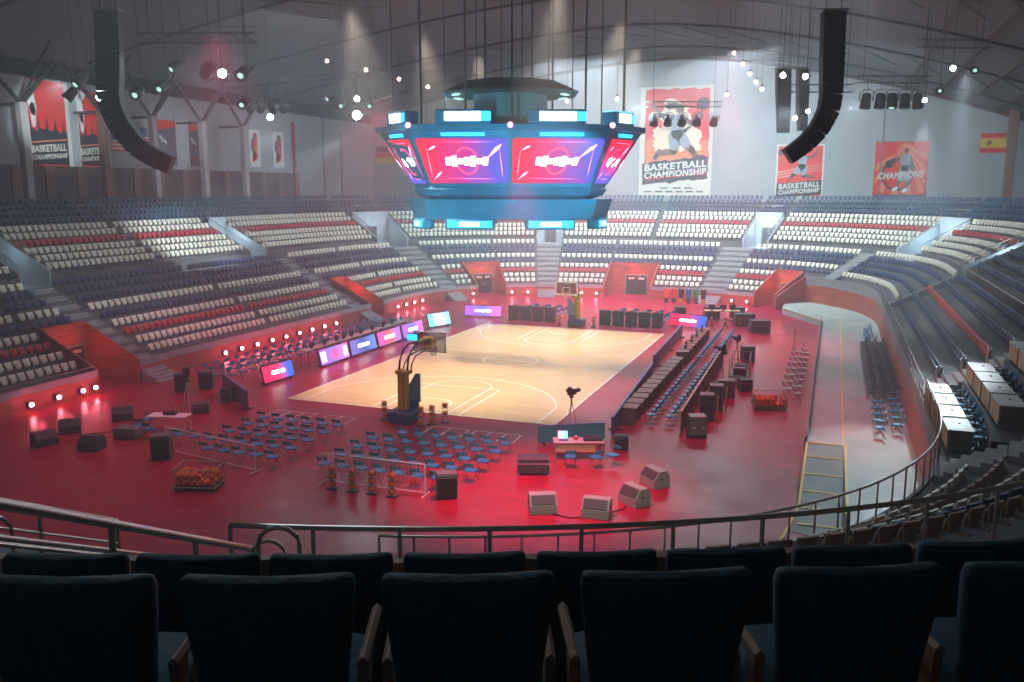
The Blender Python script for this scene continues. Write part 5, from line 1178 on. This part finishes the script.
def citybanner(y, w_, h, z, label, seed):
    banner((XL + .12, y, z), PI / 2, w_, h, label, 'bcream', [('red_field', 'bred', [[(.0, .0), (.9, .0), (.9, 1), (0, 1)]]), ('pale_figure', 'bwhite', [limb((.04, .9), (.12, .66), .1, .08), limb((.1, .66), (.1, .5), .07, .05), circ(.16, .93, .1, .55)]), ('skyline', 'bdark', [sky(0, .9, .40, seed)]), ('dark_block', 'bdark', [[(0, .03), (.9, .03), (.9, .30), (0, .30)]]), ('orange_line', 'borange', [skew([(0, .30), (.9, .30), (.9, .315), (0, .315)], .06)])],
           [('BASKETBALL', .40, .215, .80, 'bcream', .1, R(-5)), ('CHAMPIONSHIP', .42, .12, .52, 'bcream', .1, R(-5))])
citybanner(15.3, 4.0, 7.0, 12.9, 'tall red city skyline basketball banner on the left wall, nearest', 3); citybanner(20.2, 3.3, 6.5, 12.95, 'second red city skyline banner, right of the nearest one', 4)
for i, (y, w_) in enumerate(((29.5, 2.4), (33.9, 2.0))): banner((XL + .12, y, 13.4), PI / 2, w_, 4.3, 'dark red-topped banner on the left wall, %s' % ('with a white ball streak, left one', 'right one'[0:9])[i], 'bmid', [('red_top', 'bred', [[(.0, .78), (1, .86), (1, .99), (0, .99)]]), ('streak', 'bwhite', [limb((.1, .62), (.45, .5), .05, .02), circ(.2, .55, .09, .5)]), ('red_glow', 'barr', [[(0, .12), (1, .16), (1, .22), (0, .2)]])])
for i, (y, w_) in enumerate(((43.4, 1.9), (47.7, 2.1))): banner((XL + .12, y, 13.6), PI / 2, w_, 4.1, 'small white-bordered banner with a red figure, %s' % ('left one', 'right one')[i], 'bwhite', [('red_figure', 'bred', [limb((.55, .7), (.5, .4), .22, .25), limb((.45, .35), (.3, .2), .14, .1), circ(.5, .8, .14, .5)]), ('orange_wash', 'borange', [circ(.6, .45, .16, .6)]), ('blue_figure', 'bblue', [limb((.25, .65), (.2, .5), .1, .08)])])

# ------------------------------------------------------------------ hanging speaker arrays
RG = Vector((.937, .349, 0))
def array(pts, d, label, w_=1.15, hoist=None):
    P = [Vector(p) for p in pts]; t = thing('speaker_array', label, 'speaker array', P[0]); L = [0]
    for i in range(1, len(P)): L.append(L[-1] + (P[i] - P[i - 1]).length)
    n = int(L[-1] / .36); loc = lambda l: next((P[i - 1].lerp(P[i], (l - L[i - 1]) / (L[i] - L[i - 1])) for i in range(1, len(P)) if l <= L[i] + 1e-6), P[-1])
    N_ = Vector((-.349, .937, 0))
    for k in range(n):
        a = loc(L[-1] * k / n); c = loc(L[-1] * (k + 1) / n - .02); ax = (c - a).normalized(); side = ax.cross(N_).normalized()
        b = MB(); v = []
        for p, ww in ((a, w_ * (1 - .38 * max(0, k - n * .3) / n)), (c, w_ * (1 - .38 * max(0, k - n * .3) / n) * .94)):
            for sx, sy in ((-1, -1), (1, -1), (1, 1), (-1, 1)): v.append(p - P[0] + side * sx * ww / 2 + N_ * sy * d / 2)
        b.add(v, [(0, 1, 2, 3), (7, 6, 5, 4), (0, 4, 5, 1), (1, 5, 6, 2), (2, 6, 7, 3), (3, 7, 4, 0)]); q = obj('speaker_cabinet', b, 'spkblack', t)
    b = MB()
    for sx in (-.35, .35): b.tube([(sx * RG.x, sx * RG.y, -.1), (sx * RG.x, sx * RG.y, roofz(P[0].x) - P[0].z - .2)], .03, 5)
    obj('hoist_chain', b, 'black', t); b = MB(); b.cbox((0, 0, .08), (1.2, .6, .1), .02, SY); obj('bumper', b, 'railp', t); return t
M['spkblack'] = mat('speaker_black', (.012, .013, .014), .5, noise=.3, nscale=8)
array([(-12.75, -5.2, 19.2), (-12.63, -5.39, 17.34), (-12.51, -5.71, 15.42), (-12.34, -5.78, 14.73), (-11.89, -5.77, 13.91), (-11.14, -5.65, 13.04), (-10.37, -5.46, 12.53), (-9.61, -5.23, 12.2)], .55, 'long curved black speaker array hanging at the left')
array([(18.8, 6.5, 19.2), (18.85, 6.33, 17.36), (18.92, 6.0, 15.44), (18.84, 5.82, 14.66), (18.46, 5.52, 13.84), (17.97, 5.23, 13.24), (17.51, 4.99, 12.87), (17.18, 4.81, 12.6)], .55, 'long curved black speaker array hanging at the right', 1.05)
array([(15.31, 29.16, 19.6), (15.55, 28.52, 15.12)], .7, 'straight black speaker column behind the right array, left one', 1.0); array([(16.59, 29.64, 19.6), (16.83, 29.02, 15.26)], .7, 'straight black speaker column behind the right array, right one', .75)

# ------------------------------------------------------------------ stage lights on trusses and hangers
def truss(a, c, label, r=.22):
    a = Vector(a) + Vector((0, 0, .5)); c = Vector(c) + Vector((0, 0, .5)); d = (c - a); L = d.length; u = d.normalized(); s1 = u.cross(Vector((0, 0, 1))).normalized() * r; s2 = Vector((0, 0, r)); b = MB()
    t = thing('light_truss', label, 'truss', (a + c) / 2); o = (a + c) / 2
    for q in (s1 + s2, s1 - s2, -s1 + s2, -s1 - s2): b.tube([a + q - o, c + q - o], .022, 5)
    obj('chord', b, 'beam', t); b = MB(); n = max(2, int(L / .6))
    for k in range(n):
        p = a + d * k / n - o; q = a + d * (k + 1) / n - o
        for e1, e2 in ((s1 + s2, s1 - s2), (-s1 + s2, -s1 - s2), (s1 + s2, -s1 + s2)): b.tube([p + e1, q + e2], .010, 4)
    obj('lacing', b, 'beam', t)
    for q in (.1, .9): p = a + d * q; b = MB(); b.tube([p - o, Vector((p.x, p.y, roofz(p.x) - .1)) - o], .02, 4); obj('hanger', b, 'black', t)
def stage_light(p, tgt, label, lens='lampdim', s=1.0, hang=None):
    p = Vector(p); hang = hang or roofz(p.x) - p.z; t = thing('stage_light', label, 'stage light', p); d = (Vector(tgt) - p).normalized(); q = d.to_track_quat('-Z', 'Y')
    t.rotation_euler = q.to_euler()
    b = MB(); b.tube([(0, 0, .34 * s), (0, 0, .28 * s), (0, 0, .0), (0, 0, -.32 * s)], [.12 * s, .2 * s, .22 * s, .25 * s], 12); obj('housing', b, 'black', t, True)
    b = MB(); b.tube([(0, 0, -.31 * s), (0, 0, -.335 * s)], (.17 if lens != 'lampdim' else .12) * s, 14); obj('lens', b, lens, t)
    b = MB(); b.tube([(.28 * s, 0, 0), (.3 * s, 0, .35 * s), (.15 * s, 0, .5 * s), (-.15 * s, 0, .5 * s), (-.3 * s, 0, .35 * s), (-.28 * s, 0, 0)], .025 * s, 5); obj('yoke', b, 'dgrey', t)
    iq = q.inverted(); upv = iq @ Vector((0, 0, (hang or 1.0)))
    b = MB(); b.tube([(0, 0, .48 * s), upv], .018, 4); obj('hanging_clamp', b, 'black', t); return t
TR = [((-20.5, 12.6, 17.7), (-10.0, 16.8, 18.6), 'black light truss high left of the scoreboard'), ((-13.6, -2.6, 18.0), (-8.0, -.6, 18.0), 'black light truss above the left speaker array'), ((20.2, 26.2, 17.9), (24.9, 28.1, 17.9), 'black light truss with a row of par lights at right'),
      ((3.4, 38.4, 17.9), (9.6, 40.8, 17.9), 'black light truss in front of the tall banner'), ((16.0, 17.9, 16.6), (20.0, 19.4, 16.6), 'black light truss behind the right speaker array'), ((23.4, 18.6, 18.9), (27.2, 20.4, 18.9), 'black light truss near the right end of the roof')]
for a, c, l in TR: truss(a, c, l)
for i, (p, tg, lens, s_, lab) in enumerate((
    ((-9.74, -2.25, 16.84), (-27, 6, 4), 'lampwhite', 1.15, 'dazzling white stage light top left, left of a pair'), ((-9.05, -2.01, 16.69), (19, -37, 9), 'lampwhite', 1.15, 'dazzling white stage light top left, right of a pair'), ((-14.56, -4.28, 15.54), (10, -30, 9), 'lampwhite', 1.0, 'dazzling white stage light left of the left speaker array'),
    ((-17.94, 14.06, 16.07), (15, -30, 9), 'lampwhite', 1.2, 'bright white stage light above the small white banners'), ((-12.26, 16.2, 16.21), (18, -37, 10), 'lampwhite', 1.7, 'brightest white stage light left of the scoreboard'), ((-12.33, 16.38, 17.31), (18, -37, 10), 'lampwhite', 1.0, 'white stage light just above the brightest one'),
    ((16.44, 10.78, 17.01), (19, -37, 9), 'lampgreen', .8, 'greenish white spotlight left of the right speaker array'), ((17.57, 11.2, 16.96), (14, -30, 9), 'lampgreen', .8, 'greenish white spotlight close to the right speaker array'),
    ((16.81, 18.2, 15.37), (19, -37, 9), 'lampwhite', .7, 'small white spotlight on the truss behind right array, left'), ((17.52, 18.54, 15.78), (19, -37, 9), 'lampwhite', .7, 'small white spotlight on the truss behind right array, middle'), ((18.2, 18.79, 15.5), (19, -37, 9), 'lampwhite', .7, 'small white spotlight on the truss behind right array, right'),
    ((25.34, 19.72, 18.07), (19, -37, 9), 'lampgreen', .9, 'greenish spotlight at top right, left one'), ((26.49, 20.12, 17.96), (30, -20, 9), 'lampdim', .9, 'dim spotlight at top right, right one'), ((23.93, 18.85, 16.24), (19, -37, 8), 'lampgreen', .8, 'greenish spotlight hanging below the top right truss'), ((24.71, 19.25, 16.81), (22, -10, 8), 'lampdim', .8, 'dim spotlight hanging below the top right truss'),
    ((-12.65, -1.02, 17.3), (-20, -20, 5), 'lampdim', 1.1, 'dark stage light top left with copper yoke'), ((-9.42, 0.13, 17.0), (-5, -20, 5), 'lampdim', 1.3, 'dark stage light hanging right of the dazzling pair'), ((-14.38, -1.96, 16.0), (-10, -20, 5), 'lampdim', 1.2, 'dark stage light hanging right of left array, upper'), ((-13.3, -1.38, 16.3), (-12, -20, 5), 'lampdim', 1.1, 'dark stage light hanging right of left array, lower'), ((-8.44, -1.25, 15.35), (-4, -20, 5), 'lampdim', 1.0, 'dark stage light low above the white banners'),
    ((-17.19, -2.9, 16.6), (-20, -15, 5), 'lampdim', 1.2, 'dark stage light left of the left array, upper'), ((-17.66, -3.12, 15.9), (-24, -10, 5), 'lampdim', 1.1, 'dark stage light left of the left array, lower'),
    ((-13.21, 15.95, 16.9), (-10, -20, 5), 'lampdim', 1.1, 'dark light on the truss left of the scoreboard, near brightest lamp'), ((-14.1, 15.74, 17.4), (-20, -10, 5), 'lampdim', 1.0, 'dark light on the left truss, leftmost of the middle group'), ((-11.4, 16.56, 16.9), (-2, -10, 5), 'lampdim', 1.0, 'dark light on the left truss, rightmost'))):
    stage_light(p, tg, lab, lens, s_)
for i, (x, y) in enumerate(((20.91, 26.55), (21.8, 26.86), (22.57, 27.14), (23.38, 27.45), (24.19, 27.79))): stage_light((x, y, 17.0), (x - 1 + i * .4, y - 3, 4), 'black par light in the hanging row of five at right, %s' % OD[i], 'lampdim' if i == 2 else 'black', 1.5, 1.6)
for i, (x, y) in enumerate(((4.12, 38.72), (5.26, 39.14), (6.41, 39.57), (7.63, 40.02), (9.01, 40.57))): stage_light((x, y, 17.07), (x, y - 8, 4), 'black par light in the row before the tall banner, %s' % OD[i], 'black', 1.5, 1.6)
for i, x in enumerate((-19.16, -18.5, -17.64, -16.99)): stage_light((x, 13.73 + (x + 19.16) * .36, 16.68), (x, -5, 4), 'black par light on the far left end of the left truss, %s' % OD[i], 'black', 1.1, 1.9)
for i, (p, l) in enumerate((((-17.84, 21.49, 20.8), 'lampred2'), ((-15.0, 22.42, 20.12), 'lampred2'), ((-12.58, 23.19, 19.44), 'lampred2'), ((-10.46, 23.87, 18.84), 'lampwarm'), ((-.39, 27.42, 17.79), 'lampwarm'), ((3.2, 28.79, 17.94), 'lampwarm'), ((11.09, 31.78, 18.25), 'lampwarm'),
                            ((11.4, 32.49, 21.42), 'lampred2'), ((12.1, 32.6, 20.59), 'lampred2'), ((12.65, 32.66, 19.84), 'lampred2'), ((13.12, 32.72, 19.23), 'lampred2'), ((13.58, 32.79, 18.7), 'lampwarm'))):
    t = thing('pendant_lamp', ['small reddish pendant lamp, leftmost under the roof', 'small reddish pendant lamp, second from left under the roof', 'small reddish pendant lamp, third from left under the roof', 'small warm white pendant lamp above left of the scoreboard', 'small warm pendant lamp right of the scoreboard canopy', 'small warm pendant lamp between scoreboard and tall banner', 'small warm pendant lamp right of the tall banner',
        'pinkish lamp, highest of the descending string at right', 'pinkish lamp, second of the descending string', 'pinkish lamp, third of the descending string', 'pinkish lamp, fourth of the descending string', 'warm lamp, lowest of the descending string'][i], 'lamp', p)
    b = MB(); b.ball((0, 0, 0), .13, 10, 7); obj('bulb', b, l, t, True); b = MB(); b.tube([(0, 0, .16), (0, 0, .34)], [.1, .06], 8); obj('cap', b, 'black', t); b = MB(); b.tube([(0, 0, .3), (0, 0, roofz(p[0]) - p[2] - .1)], .012, 4); obj('cable', b, 'black', t)
